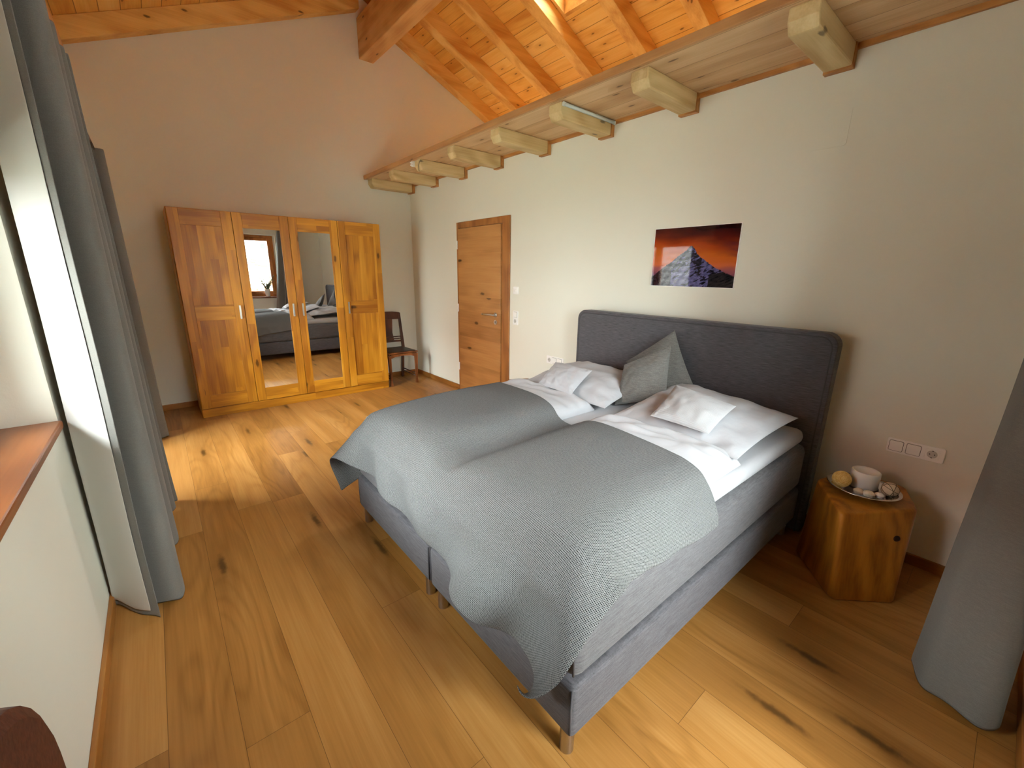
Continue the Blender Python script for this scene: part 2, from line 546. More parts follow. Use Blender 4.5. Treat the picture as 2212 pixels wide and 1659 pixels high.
def glass_mat():
    t = NT('clear_pane')
    tr = t.n('BsdfTransparent'); tr.inputs[0].default_value = (.97, .98, .97, 1)
    gl = t.n('BsdfGlossy'); gl.inputs['Roughness'].default_value = .0
    fr = t.n('Fresnel'); fr.inputs[0].default_value = 1.45
    mx = t.n('MixShader')
    t.L.new(fr.outputs[0], mx.inputs[0]); t.L.new(tr.outputs[0], mx.inputs[1]); t.L.new(gl.outputs[0], mx.inputs[2])
    t.L.new(mx.outputs[0], t.out.inputs[0])
    return t.m
M['glass'] = glass_mat()

def tile_mat():
    t = NT('roof_tiles')
    co = t.obj_co(False)
    x, y, z = t.sep(co)
    u = t.math('FRACT', t.math('DIVIDE', y, .26)); w = t.math('FRACT', t.math('DIVIDE', z, .22))
    a = t.math('ABSOLUTE', t.math('SUBTRACT', u, .5))
    f = t.math('ADD', t.math('MULTIPLY', a, 1.0), t.math('MULTIPLY', w, .5))
    return t.bsdf(t.ramp(f, [(.1, srgb(38, 37, 36)), (.8, srgb(120, 117, 114))]), .6)
M['tiles'] = tile_mat()

# ------------------------------------------------------------------ the room
XL, XR, YF, YB = -.385, 3.03, -.31, 5.96
RX = 2.5
SL, SR = .42, .43
DEP = .18
def under(x):   # underside of the rafters
    return 4.64 - SL * (RX - x) if x < RX else 4.60 - SR * (x - RX)
def roof(x):
    return under(x) + DEP

def struct(name, bm, mat, parent=None, **k):
    o = obj(name, bm, mat, parent, **k)
    if parent is None: o['kind'] = 'structure'
    return o

# floor
bm = BM(); box(bm, XL - .37, XR, YF - .36, YB, -.06, 0)
o = struct('floor', bm, M['floor'], loc=(0, 0, 0)); tag(o, 'oak plank floor of the bedroom with dark knots', 'floor')

# back gable wall
XRO = 6.0
bm = BM(); prism(bm, [(XL - .37, 0), (XRO + .15, 0), (XRO + .15, roof(XRO + .15)), (RX, roof(RX) + .01), (XL - .37, roof(XL - .37))], 1, YB, YB + .2)
o = struct('wall_back', bm, M['plaster']); tag(o, 'white plastered gable wall behind the wardrobe', 'wall')

# right wall below the loft
bm = BM(); box(bm, XR, XR + .14, YF, YB, 0, 2.73)
o = struct('wall_right', bm, M['plaster']); tag(o, 'white wall behind the headboard and the door', 'wall')
bm = BM(); prism(bm, [(XRO, 2.6), (XRO + .15, 2.6), (XRO + .15, roof(XRO + .15)), (XRO, roof(XRO))], 1, YF - .2, YB)
o = struct('wall_loft', bm, M['plaster']); tag(o, 'low wall at the outer side of the loft', 'wall')

# left wall with a window and a balcony door
W1 = (.9, 2.415, .915, 1.95)
W2 = (3.42, 4.84, 0.0, 2.12)
bm = BM()
zt = 3.6
def lw(y0, y1, z0, z1): box(bm, XL - .36, XL, y0, y1, z0, z1)
lw(YF, W1[0], 0, zt); lw(W1[0], W1[1], 0, W1[2]); lw(W1[0], W1[1], W1[3], zt)
lw(W1[1], W2[0], 0, zt); lw(W2[0], W2[1], W2[3], zt); lw(W2[1], YB, 0, zt)
o = struct('wall_left', bm, M['plaster']); tag(o, 'white window wall behind the curtains', 'wall')

# front gable wall with a window
W3 = (1.56, 2.25, .955, 2.30)
W5 = (.62, 1.46, 0.0, 2.30)  # unseen glazed door opening, added to let in more daylight from behind
bm = BM()
def fw(poly): prism(bm, poly, 1, YF - .36, YF)
fw([(XL - .37, 0), (W5[0], 0), (W5[0], roof(W5[0])), (XL - .37, roof(XL - .37))])
fw([(W5[0], W5[3]), (W5[1], W5[3]), (W5[1], roof(W5[1])), (W5[0], roof(W5[0]))])
fw([(W5[1], 0), (W3[0], 0), (W3[0], roof(W3[0])), (W5[1], roof(W5[1]))])
fw([(W3[0], 0), (W3[1], 0), (W3[1], W3[2]), (W3[0], W3[2])])
fw([(W3[0], W3[3]), (W3[1], W3[3]), (W3[1], roof(W3[1])), (W3[0], roof(W3[0]))])
fw([(W3[1], 0), (XRO + .15, 0), (XRO + .15, roof(XRO + .15)), (RX, roof(RX)), (W3[1], roof(W3[1]))])
o = struct('wall_front', bm, M['plaster']); tag(o, 'white gable wall beside the right curtain, its window seen in the mirror', 'wall')

# roof boards with the skylight opening
SK = (3.02, 3.81, 3.27, 3.76)
bm = BM()
def slab(x0, x1, y0, y1, f, th=.06):
    prism(bm, [(x0, f(x0)), (x1, f(x1)), (x1, f(x1) + th), (x0, f(x0) + th)], 1, y0, y1)
fl = lambda x: 4.64 - SL * (RX - x) + DEP
fr = lambda x: 4.60 - SR * (x - RX) + DEP
slab(XL - .6, RX, YF - .4, YB + .3, fl)
slab(RX, SK[0], YF - .4, YB + .3, fr)
slab(SK[0], SK[1], YF - .4, SK[2], fr); slab(SK[0], SK[1], SK[3], YB + .3, fr)
SK_ADDED = [(4.75, 5.6, 4.67, 5.13), (4.75, 5.6, 1.9, 2.37)]     # two unseen roof windows, added to bring more daylight in over the loft
slab(SK[1], 4.75, YF - .4, YB + .3, fr); slab(5.6, XRO + .4, YF - .4, YB + .3, fr)
slab(4.75, 5.6, YF - .4, 1.9, fr); slab(4.75, 5.6, 2.37, 4.67, fr); slab(4.75, 5.6, 5.13, YB + .3, fr)
o = struct('ceiling', bm, M['ceil'], loc=(0, 0, 0)); tag(o, 'orange spruce boards of the open roof', 'ceiling')

# roof windows: shaft lining, frame, pane
def roof_window(name, S, lab):
    win = thing(name, ((S[0] + S[1]) / 2, (S[2] + S[3]) / 2, fr((S[0] + S[1]) / 2)), lab, 'roof window', kind='structure')
    h = .26
    def sl(bm, x0, x1, y0, y1, a, b):
        prism(bm, [(x0, fr(x0) + a), (x1, fr(x1) + a), (x1, fr(x1) + b), (x0, fr(x0) + b)], 1, y0, y1)
    bm = BM()
    e = .012
    sl(bm, S[0] + e, S[1] - e, S[2] - .02, S[2] + e, -.004, h); sl(bm, S[0] + e, S[1] - e, S[3] - e, S[3] + .02, -.004, h)
    for xa, xb in ((S[0] - .02, S[0] + e), (S[1] - e, S[1] + .02)): sl(bm, xa, xb, S[2] - .02, S[3] + .02, -.004, h)
    struct('lining', bm, M['rafter'], win)
    bm = BM()
    for a in ((S[0], S[0] + .05, S[2], S[3]), (S[1] - .05, S[1], S[2], S[3]), (S[0] + .05, S[1] - .05, S[2], S[2] + .05), (S[0] + .05, S[1] - .05, S[3] - .05, S[3])): sl(bm, *a, .2, .24)
    struct('window_frame', bm, M['win'], win)
    bm = BM(); sl(bm, S[0] + .04, S[1] - .04, S[2] + .04, S[3] - .04, .218, .224)
    struct('pane', bm, M['glass'], win)
roof_window('window_4', SK, 'bright roof window between two rafters above the ledge')
for k, S in enumerate(SK_ADDED): roof_window('window_%d' % (5 + k), S, 'added unseen roof window over the loft behind the ledge, the one %s' % ('towards the back wall' if k == 0 else 'towards the viewer'))

# ridge beam, rafters, purlin
bm = BM(); box(bm, 2.413, 2.60, YF, YB - .001, 4.117, 4.55)
o = obj('ridge_beam', bm, M['ridge'], bevel=.008); tag(o, 'massive squared ridge beam at the top of the roof, ending on the back wall', 'beam', kind='thing')
RY = [5.95, 5.31, 4.63, 3.93, 3.21, 2.54, 1.86]
RL = ['rafter lying against the back wall on the right roof slope',
      'second rafter from the back wall on the right roof slope',
      'third rafter from the back wall on the right roof slope',
      'rafter just behind the skylight with a streak of daylight on its side',
      'rafter just in front of the skylight on the right roof slope',
      'second rafter in front of the skylight, at the top edge of the photo',
      'rafter high above the ledge nearest the viewer, third in front of the skylight']
for y, lab in zip(RY, RL):
    bm = BM(); x0, x1 = 2.605, XRO - .02
    prism(bm, [(x0, fr(x0) - DEP), (x1, fr(x1) - DEP), (x1, fr(x1) - .002), (x0, fr(x0) - .002)], 1, y - .14, y)
    o = obj('rafter', bm, M['rafter'], bevel=.005); tag(o, lab, 'rafter', 'rafters of the right roof slope', 'thing')
for y, lab in ((5.95, 'dark toned rafter on the left roof slope, lying against the back wall above the wardrobe'),):
    bm = BM(); x0, x1 = XL + .0, 2.408
    prism(bm, [(x0, fl(x0) - DEP), (x1, fl(x1) - DEP), (x1, fl(x1) - .002), (x0, fl(x0) - .002)], 1, y - .12, y)
    o = obj('rafter', bm, M['rafter'], bevel=.005); tag(o, lab, 'rafter', kind='thing')
bm = BM(); box(bm, XL, -.285, YF, YB - .002, 3.12, 3.425)
o = obj('purlin', bm, M['ridge'], bevel=.006); tag(o, 'wooden purlin running along the top of the left window wall', 'beam', kind='thing')

# loft ledge with its joists
LX = 2.385
led = thing('loft_ledge', (LX, 2.8, 2.73), 'long pale plank ledge projecting from the right wall under the roof', 'ledge', kind='thing')
bm = BM(); box(bm, LX, XRO, YF, YB - .003, 2.732, 2.765)
obj('plank_floor', bm, M['loft'], led, loc=(2.4, 0, 2.73))
bm = BM(); box(bm, LX - .022, LX, YF, YB - .003, 2.728, 2.776)
obj('edge_strip', bm, M['edge'], led, bevel=.003)
JY = [(5.80, 5.945), (5.146, 5.283), (4.482, 4.606), (3.80, 3.925), (3.10, 3.22), (2.385, 2.51), (1.68, 1.805), (.83, .958)]
JL = ['first joist under the ledge, against the back wall', 'second joist from the back wall under the ledge',
      'third joist from the back wall under the ledge, with a white clip at its tip', 'fourth joist from the back wall under the ledge',
      'fifth joist from the back wall under the ledge, knotty and grey stained', 'sixth joist from the back wall, carrying the pale tube lamp',
      'second largest joist under the ledge, between the tube lamp and the nearest joist', 'nearest and largest looking pale joist under the ledge, at the top of the photo']
for (a, b), lab in zip(JY, JL):
    t = thing('joist', (2.42, (a + b) / 2, 2.62), lab, 'joist', 'joists under the ledge', 'thing')
    bm = BM()
    prism(bm, [(2.415, 2.732), (2.415, 2.672), (2.445, 2.625), (2.99, 2.625), (2.99, 2.732)], 1, a, b)
    obj('beam', bm, M['joist'], t, loc=(2.42, (a + b) / 2, 2.62), bevel=.009)
    bm = BM(); box(bm, 2.99, XR - .001, a - .002, b + .002, 2.618, 2.732)
    obj('collar', bm, M['collar'], t, label='honey brown collar at the wall')
prev = YF
bm = BM()
for a, b in sorted(JY):
    box(bm, XR - .02, XR - .001, prev, a - .003, 2.705, 2.732); prev = b + .003
o = struct('trim_1', bm, M['collar']); tag(o, 'thin honey brown strip where the ledge meets the right wall', 'trim')

# tube lamp on the sixth joist, clip on the third
t = thing('tube_lamp', (2.7, 2.372, 2.70), 'pale grey tube lamp lying along the sixth joist under the ledge', 'lamp')
bm = BM(); cyl(bm, (2.44, 2.372, 2.714), (3.0, 2.372, 2.714), .0125, seg=20)
obj('tube', bm, M['tubelight'], t, smooth=True)
for xa, xb in ((2.425, 2.442), (2.998, 3.015)):
    bm = BM(); cyl(bm, (xa, 2.372, 2.714), (xb, 2.372, 2.714), .0145, seg=20)
    obj('end_cap', bm, M['tubelight'], t)
t = thing('cable_clip', (2.405, 4.625, 2.68), 'small white double cable clip at the tip of the third joist', 'clip')
bm = BM(); box(bm, 2.39, 2.43, 4.61, 4.64, 2.672, 2.73)
obj('body', bm, M['plastic'], t, bevel=.003)
bm = BM()
for z in (2.688, 2.712): cyl(bm, (2.386, 4.605, z), (2.386, 4.645, z), .007, seg=10)
obj('cable', bm, M['plastic'], t, smooth=True)

# cover plates in the plaster
bm = BM(); box(bm, 2.985, 3.04, YB - .004, YB + .0, 3.755, 3.825)
o = obj('junction_cover', bm, M['plaster'], bevel=.002); tag(o, 'small blank cover plate high on the back wall under the right roof slope', 'cover plate')
bm = BM(); prism(bm, rrect(.17, .19, .015, 4, (.885, 2.345)), 0, XR - .0035, XR)
o = struct('trim_2', bm, M['plaster']); tag(o, 'faint square outline of a plastered panel on the right wall below the ledge', 'wall panel')

# baseboards
def bb(name, b, m, lab):
    bm = BM(); box(bm, *b)
    o = struct(name, bm, m, bevel=.003); tag(o, lab, 'baseboard')
bb('baseboard_left', (XL, XL + .017, YF, W2[0], 0, .062), M['base'], 'oak baseboard under the near left window')
bb('baseboard_back', (XL, XR, YB - .017, YB, 0, .062), M['basex'], 'oak baseboard along the back wall behind wardrobe and chair')
bb('baseboard_right', (XR - .017, XR, YF + .017, 3.668, 0, .062), M['base'], 'oak baseboard behind the bed and the log stool')
bb('baseboard_corner', (XR - .017, XR, 4.722, YB - .017, 0, .062), M['base'], 'oak baseboard between the door and the far corner')
bb('baseboard_front', (W5[1], XR - .018, YF, YF + .017, 0, .062), M['basex'], 'oak baseboard below the front window behind the right curtain')

# windows
def frame_box(bm, plane, u0, u1, v0, v1, d0, d1, w, wb=None):
    """rectangular frame: plane 0 -> u=y at depth x; plane 1 -> u=x at depth y"""
    wb = wb or w
    for a, b, c, d in ((u0, u0 + w, v0, v1), (u1 - w, u1, v0, v1), (u0 + w, u1 - w, v1 - w, v1), (u0 + w, u1 - w, v0, v0 + wb)):
        if plane == 0: box(bm, d0, d1, a, b, c, d)
        else: box(bm, a, b, d0, d1, c, d)
def window(name, plane, W, d, lab, sill=None, split=False, handle=True):
    u0, u1, v0, v1 = W
    loc = (d, (u0 + u1) / 2, v0) if plane == 0 else ((u0 + u1) / 2, d, v0)
    t = thing(name, loc, lab, 'window', kind='structure')
    bm = BM(); frame_box(bm, plane, u0, u1, v0, v1, d - .07, d, .055)
    struct('window_frame', bm, M['win'], t, bevel=.004)
    parts = [(u0 + .05, u1 - .05)] if not split else [(u0 + .05, (u0 + u1) / 2 + .01), ((u0 + u1) / 2 - .01, u1 - .05)]
    for a, b in parts:
        bm = BM(); frame_box(bm, plane, a, b, v0 + .05, v1 - .05, d - .05, d + .018, .07)
        s = struct('sash', bm, M['win'], t, bevel=.008)
        bm = BM()
        if plane == 0: box(bm, d - .022, d - .016, a + .065, b - .065, v0 + .115, v1 - .115)
        else: box(bm, a + .065, b - .065, d - .022, d - .016, v0 + .115, v1 - .115)
        struct('pane', bm, M['glass'], s)
    return t
w1 = window('window_1', 0, W1, -.62, 'wood framed window in the left wall above the brown sill')
bm = BM(); box(bm, -.62, -.372, W1[0] - .03, W1[1] - .001, .915, .947)
for v in bm.verts:
    pass
struct('window_sill', bm, M['sill'], w1, bevel=.006, label='reddish brown wooden sill board')
w2 = window('window_2', 0, W2, -.62, 'tall balcony door between the two left curtains', split=True)
w3 = window('window_3', 1, W3, -.57, 'wooden window seen in the wardrobe mirror with a plant on its sill')
d2 = window('window_7', 1, W5, -.57, 'added unseen glazed door in the front wall behind the viewer')
bm = BM(); box(bm, W3[0] - .02, W3[1] + .02, -.57, -.285, .93, .957)
struct('window_sill', bm, M['sill'], w3, bevel=.005)

# portals let the daylight in cleanly
def portal(name, loc, rot, sx, sy):
    l = bpy.data.lights.new(name, 'AREA'); l.shape = 'RECTANGLE'; l.size = sx; l.size_y = sy
    l.cycles.is_portal = True
    o = bpy.data.objects.new(name, l); o.location = loc; o.rotation_euler = rot; COL.objects.link(o)
portal('portal_near_window', (-.74, (W1[0] + W1[1]) / 2, (W1[2] + W1[3]) / 2), (0, -PI / 2, 0), W1[3] - W1[2], W1[1] - W1[0])
portal('portal_balcony', (-.74, (W2[0] + W2[1]) / 2, W2[3] / 2), (0, -PI / 2, 0), W2[3], W2[1] - W2[0])
portal('portal_front', ((W3[0] + W3[1]) / 2, YF - .37, (W3[2] + W3[3]) / 2), (PI / 2, 0, 0), W3[1] - W3[0], W3[3] - W3[2])
for S in [SK] + SK_ADDED:
    xm = (S[0] + S[1]) / 2
    portal('portal_roof', (xm, (S[2] + S[3]) / 2, fr(xm) + .25), (0, math.atan(SR), 0), (S[1] - S[0]) * 1.09, S[3] - S[2])


portal('portal_added_door', ((W5[0] + W5[1]) / 2, YF - .37, W5[3] / 2), (PI / 2, 0, 0), W5[1] - W5[0], W5[3])

# door in the right wall
dr = thing('door_1', (XR, 4.2, 0), 'oak veneered room door in the right wall, closed', 'door', kind='structure')
bm = BM()
box(bm, XR - .018, XR, 3.671, 3.80, 0, 2.147); box(bm, XR - .018, XR, 4.665, 4.72, 0, 2.147); box(bm, XR - .018, XR, 3.80, 4.665, 2.075, 2.147)
struct('door_frame', bm, M['doorframe'], dr, bevel=.004)
bm = BM(); box(bm, XR - .034, XR - .001, 3.806, 4.668, .006, 2.070)
leaf = struct('door_leaf', bm, M['door'], dr, bevel=.004)
bm = BM()
xh = XR - .034
cyl(bm, (xh, 3.89, 1.078), (xh - .008, 3.89, 1.078), .026, seg=28)
cyl(bm, (xh - .006, 3.89, 1.078), (xh - .045, 3.89, 1.078), .010, seg=14)
tube(bm, catmull([(xh - .045, 3.882, 1.078), (xh - .05, 3.93, 1.079), (xh - .052, 4.0, 1.077), (xh - .05, 4.07, 1.075), (xh - .04, 4.105, 1.075)], 6), .0095, 12)
struct('door_handle', bm, M['chrome'], leaf, smooth=True)
bm = BM(); cyl(bm, (xh, 3.89, .994), (xh - .008, 3.89, .994), .026, seg=28)
esc = struct('escutcheon', bm, M['chrome'], leaf)
bm = BM(); cyl(bm, (xh - .008, 3.89, .999), (xh - .0095, 3.89, .999), .007, seg=14); box(bm, xh - .0095, xh - .008, 3.8865, 3.8935, .980, .999)
struct('keyhole', bm, M['dark'], leaf)
for z in (.29, 1.06, 1.83):
    bm = BM(); cyl(bm, (XR - .040, 4.676, z), (XR - .040, 4.676, z + .10), .0075, seg=12)
    struct('hinge', bm, M['plastic'], dr, smooth=False)

# switches and sockets
def plate_on_right(name, y0, y1, z0, z1, cells, lab, cat):
    """a frame on the right wall; cells is a list of (yc, zc, kind)"""
    t = thing(name, (XR, (y0 + y1) / 2, (z0 + z1) / 2), lab, cat)
    bm = BM(); prism(bm, rrect(y1 - y0, z1 - z0, .009, 5, ((y0 + y1) / 2, (z0 + z1) / 2)), 0, XR - .010, XR - .0005)
    obj('cover_frame', bm, M['plastic'], t, bevel=.003)
    for yc, zc, kind in cells:
        if kind == 'switch':
            bm = BM(); prism(bm, rrect(.056, .056, .006, 4, (yc, zc)), 0, XR - .0145, XR - .0095)
            obj('rocker', bm, M['plastic'], t, bevel=.002)
            bm = BM(); prism(bm, rrect(.0595, .0595, .007, 4, (yc, zc)), 0, XR - .0107, XR - .0095)
            obj('rocker_gap', bm, M['dark'], t)
        elif kind == 'dial':
            bm = BM(); prism(bm, rrect(.054, .054, .006, 4, (yc, zc)), 0, XR - .013, XR - .0095)
            obj('insert', bm, M['plastic'], t, bevel=.002)
            bm = BM(); cyl(bm, (XR - .013, yc, zc), (XR - .026, yc, zc), .017, .015, seg=28)
            obj('dial', bm, M['plastic'], t, bevel=.002)
        else:
            bm = BM()
            lay = rrect(.056, .056, .006, 4, (yc, zc))
            prism(bm, lay, 0, XR - .013, XR - .0095)
            ins = obj('socket_insert', bm, M['plastic'], t, bevel=.002)
            bm = BM()
            cyl(bm, (XR - .0131, yc, zc), (XR - .0133, yc, zc), .0205, seg=36)
            obj('socket_well', bm, simple('socket_well_plastic', (.56, .55, .52), .4) if 'socket_well_plastic' not in bpy.data.materials else bpy.data.materials['socket_well_plastic'], ins)
            bm = BM()
            for dy in (-.0095, .0095): cyl(bm, (XR - .0133, yc + dy, zc), (XR - .0138, yc + dy, zc), .0028, seg=12)
            box(bm, XR - .0138, XR - .0133, yc - .003, yc + .003, zc + .0165, zc + .0205)
            box(bm, XR - .0138, XR - .0133, yc - .003, yc + .003, zc - .0205, zc - .0165)
            obj('socket_hole', bm, M['dark'], ins)
plate_on_right('light_switch', 3.527, 3.611, 1.327, 1.409, [(3.569, 1.368, 'dial')], 'single white dial switch beside the door, the upper plate', 'light switch')
plate_on_right('light_switch', 3.525, 3.609, .995, 1.148, [(3.567, 1.107, 'switch'), (3.567, 1.036, 'socket')], 'double white switch and socket plate beside the door, the lower plate', 'light switch')
plate_on_right('wall_socket', 2.815, 3.055, .652, .733, [(3.012, .692, 'socket'), (2.941, .692, 'switch'), (2.87, .692, 'switch')], 'white socket strip on the wall behind the left pillow', 'socket')
plate_on_right('wall_socket', .10, .332, .613, .695, [(.292, .654, 'switch'), (.221, .654, 'switch'), (.147, .654, 'socket')], 'white strip of two switches and a socket above the log stool', 'socket')

# picture: a glossy print of a snowy peak at dusk
PY0, PY1, PZ0, PZ1 = 1.283, 1.917, 1.468, 1.889
pic = thing('picture', (XR, (PY0 + PY1) / 2, PZ0), 'frameless glossy picture of a snowy mountain at orange dusk above the headboard', 'picture')
bm = BM(); box(bm, XR - .012, XR - .001, PY0, PY1, PZ0, PZ1)
obj('backing', bm, M['plastic'], pic)
NU, NV = 220, 150
def lerp3(a, b, t): return tuple(a[i] + (b[i] - a[i]) * t for i in range(3))
ridge = [(0, .17), (.04, .19), (.10, .27), (.18, .36), (.24, .41), (.28, .46), (.33, .52), (.38, .57), (.43, .62), (.455, .67), (.48, .69), (.505, .665), (.53, .62), (.55, .57), (.575, .53), (.60, .50), (.64, .46),
         (.70, .40), (.76, .34), (.80, .305), (.84, .285), (.88, .25), (.93, .22), (1, .18)]
def ridge_h(u):
    for (a, b), (c, d) in zip(ridge[:-1], ridge[1:]):
        if a <= u <= c: return b + (d - b) * (u - a) / (c - a)
    return .2
def pcol(u, v):
    n = noise.fractal(Vector((u * 3, v * 9, 1.7)), 1.0, 2.0, 5)
    hz = ridge_h(u) + .010 * noise.noise(Vector((u * 60, 0, 0))) + .006 * noise.noise(Vector((u * 140, 3, 0)))
    if v > hz:
        sky = [(.10, (74, 48, 92)), (.28, (150, 82, 84)), (.36, (196, 100, 58)), (.55, (186, 92, 30)), (.70, (158, 62, 24)), (.84, (88, 26, 18)), (1.0, (36, 10, 14))]
        vv = v + .10 * (u - .5) * (1 if v > .4 else .3) + .05 * n
        c = sky[0][1]
        for (a, ca), (b, cb) in zip(sky[:-1], sky[1:]):
            if a <= vv <= b: c = lerp3(ca, cb, (vv - a) / (b - a))
        if vv > 1: c = sky[-1][1]
        d = max(0, 1 - abs(v - .62 - .1 * n) / .10) * max(0, (u - .74) / .26)
        c = lerp3(c, (92, 34, 52), .7 * d)
        return c
    r = noise.fractal(Vector((u * 9 + v * 10, (v - u * .8) * 26, 4.2)), 1.0, 2.0, 5)
    r2 = noise.fractal(Vector((u * 30, v * 30, 8.2)), 1.0, 2.0, 4)
    snow = lerp3((74, 72, 112), (104, 100, 146), min(1, max(0, .5 + r2)))
    rock = lerp3((16, 14, 24), (44, 38, 54), min(1, max(0, .5 + r2)))
    dd = hz - v
    k = .10 + (.38 if dd < .24 and u < .62 else 0) - .15 * (dd > .3)
    c = rock if r < k - .16 else snow
    if u > .72 and v < .30 - (1 - u) * .35: c = lerp3((22, 22, 26), (48, 42, 44), min(1, max(0, .5 + r)))
    if u < .26: c = lerp3((26, 16, 22), (44, 28, 36), min(1, max(0, .5 + r2)))
    return c
bm = BM()
cl = bm.loops.layers.float_color.new('print')
gv = [[bm.verts.new((XR - .0125, PY1 - .003 - (PY1 - PY0 - .006) * i / NU, PZ0 + .003 + (PZ1 - PZ0 - .006) * j / NV)) for j in range(NV + 1)] for i in range(NU + 1)]
pc = [[(*srgb(*[max(0, c) for c in pcol(i / NU, j / NV)]), 1) for j in range(NV + 1)] for i in range(NU + 1)]
for i in range(NU):
    for j in range(NV):
        f = bm.faces.new([gv[i][j], gv[i + 1][j], gv[i + 1][j + 1], gv[i][j + 1]])
        for l, (a, b) in zip(f.loops, ((i, j), (i + 1, j), (i + 1, j + 1), (i, j + 1))): l[cl] = pc[a][b]
t = NT('glossy_print')
at = t.n('VertexColor'); at.layer_name = 'print'
pm = t.bsdf(at.outputs[0], .03, 0, .38)
obj('print', bm, pm, pic, label='orange dusk sky over a dark snowy peak')

# ------------------------------------------------------------------ wardrobe
WX0, WX1, WY, WYB, WT = .19, 2.292, 5.39, 5.94, 2.122
wd = thing('wardrobe', ((WX0 + WX1) / 2, WY, 0), 'wide four door oak wardrobe with two mirrors standing against the back wall', 'wardrobe')
bm = BM()
box(bm, WX0, WX0 + .022, WY + .004, WYB, 0, WT); box(bm, WX1 - .022, WX1, WY + .004, WYB, 0, WT)
box(bm, WX0 + .022, WX1 - .022, WYB - .012, WYB, .02, WT - .01)
box(bm, 1.23, 1.255, WY + .03, WYB - .012, .09, WT - .02)
obj('body', bm, M['ward'], wd, bevel=.002)
bm = BM(); box(bm, WX0 + .022, WX1 - .022, WY + .004, WYB - .012, WT - .02, WT)
obj('top', bm, M['wardh'], wd)
bm = BM(); box(bm, WX0 + .004, WX1 - .004, WY - .010, WY + .010, 0, .092)
obj('plinth', bm, M['wardh'], wd, bevel=.002)
DX = [.193, .7165, 1.2435, 1.770, 2.289]
hand = [.672, 1.195, 1.295, 1.824]
D0, D1 = .098, 2.118
def handle(x, door):
    bm = BM()
    box(bm, x - .009, x + .009, WY - .048, WY - .040, 1.037, 1.181)
    for z in (1.052, 1.166): cyl(bm, (x, WY - .040, z), (x, WY - .02, z), .005, seg=10)
    obj('handle', bm, M['chrome'], door, bevel=.002)
for k in range(4):
    a, b = DX[k] + .002, DX[k + 1] - .002
    pa, pb = (a + .088, b - .092) if k in (0,) else ((a + .085, b - .09) if k < 3 else (a + .085, b - .087))
    d0 = thing('door', ((a + b) / 2, WY, D0), None, None)
    d0.parent = wd; d0.location = Vector(((a + b) / 2, WY, D0)) - wd.location
    for s0, s1 in ((a, pa), (pb, b)):
        bm = BM(); box(bm, s0, s1, WY - .022, WY, D0, D1)
        obj('stile', bm, M['ward'], d0, bevel=.003)
    for z0, z1 in [(D0, .243), (1.968, D1)] + ([(1.033, 1.188)] if k in (0, 3) else []):
        bm = BM(); box(bm, pa, pb, WY - .022, WY, z0, z1)
        obj('rail', bm, M['wardh'], d0, bevel=.003)
    if k in (0, 3):
        for z0, z1 in ((.243, 1.033), (1.188, 1.968)):
            bm = BM(); box(bm, pa - .004, pb + .004, WY - .013, WY - .004, z0 - .004, z1 + .004)
            obj('panel', bm, M['ward'], d0)
        d0['label'] = 'solid oak door with two panels'
    else:
        bm = BM()
        yy = WY - .016
        tilt = .0 if k == 1 else math.tan(math.radians(.75))
        xm = (pa + pb) / 2
        v = [bm.verts.new((x, yy - (x - xm) * tilt, z)) for x, z in ((pa - .003, .24), (pb + .003, .24), (pb + .003, 1.971), (pa - .003, 1.971))]
        v2 = [bm.verts.new((q.co.x, q.co.y + .006, q.co.z)) for q in v]
        bm.faces.new(v)
        bm.faces.new(v2[::-1])
        for i in range(4): bm.faces.new([v[i], v2[i], v2[(i + 1) % 4], v[(i + 1) % 4]])
        obj('mirror', bm, M['mirror'], d0)
        d0['label'] = 'oak door with a tall mirror'
    handle(hand[k], d0)

# ------------------------------------------------------------------ dining chair beside the wardrobe
ch = thing('dining_chair', (2.54, 5.63, 0), 'dark wooden chair with slatted splat back between wardrobe and corner', 'chair')
def bar(bm, p0, p1, w, d, w1=None, d1=None):
    """rectangular bar, w along x and d along y"""
    w1 = w if w1 is None else w1; d1 = d if d1 is None else d1
    (x0, y0, z0), (x1, y1, z1) = p0, p1
    hexa(bm, [(x0 - w / 2, y0 - d / 2, z0), (x0 + w / 2, y0 - d / 2, z0), (x0 + w / 2, y0 + d / 2, z0), (x0 - w / 2, y0 + d / 2, z0),
              (x1 - w1 / 2, y1 - d1 / 2, z1), (x1 + w1 / 2, y1 - d1 / 2, z1), (x1 + w1 / 2, y1 + d1 / 2, z1), (x1 - w1 / 2, y1 + d1 / 2, z1)])
CX = 2.535
for s in (-1, 1):
    bm = BM(); bar(bm, (CX + s * .193, 5.405, 0), (CX + s * .193, 5.410, .075), .034, .034, .026, .026); bar(bm, (CX + s * .193, 5.410, .075), (CX + s * .200, 5.42, .43), .026, .026, .042, .042)
    obj('leg', bm, M['chairlight'], ch, bevel=.003)
    bm = BM(); bar(bm, (CX + s * .190, 5.865, 0), (CX + s * .205, 5.85, .45), .034, .036, .036, .036)
    obj('leg', bm, M['chair'], ch, bevel=.003)
    bm = BM(); bar(bm, (CX + s * .216, 5.85, .43), (CX + s * .196, 5.905, .965), .040, .034, .032, .026)
    obj('back_post', bm, M['chair'], ch, bevel=.004)
    bm = BM()
    for z in (.10, .135): cyl(bm, (CX + s * .193, 5.42, z), (CX + s * .193, 5.855, z), .0085, seg=10)
    obj('stretcher', bm, M['chair'], ch, smooth=True)
bm = BM(); prism(bm, [(CX - .225, 5.395), (CX + .225, 5.395), (CX + .212, 5.865), (CX - .212, 5.865)], 2, .445, .466)
obj('seat', bm, M['chairlight'], ch, bevel=.007)
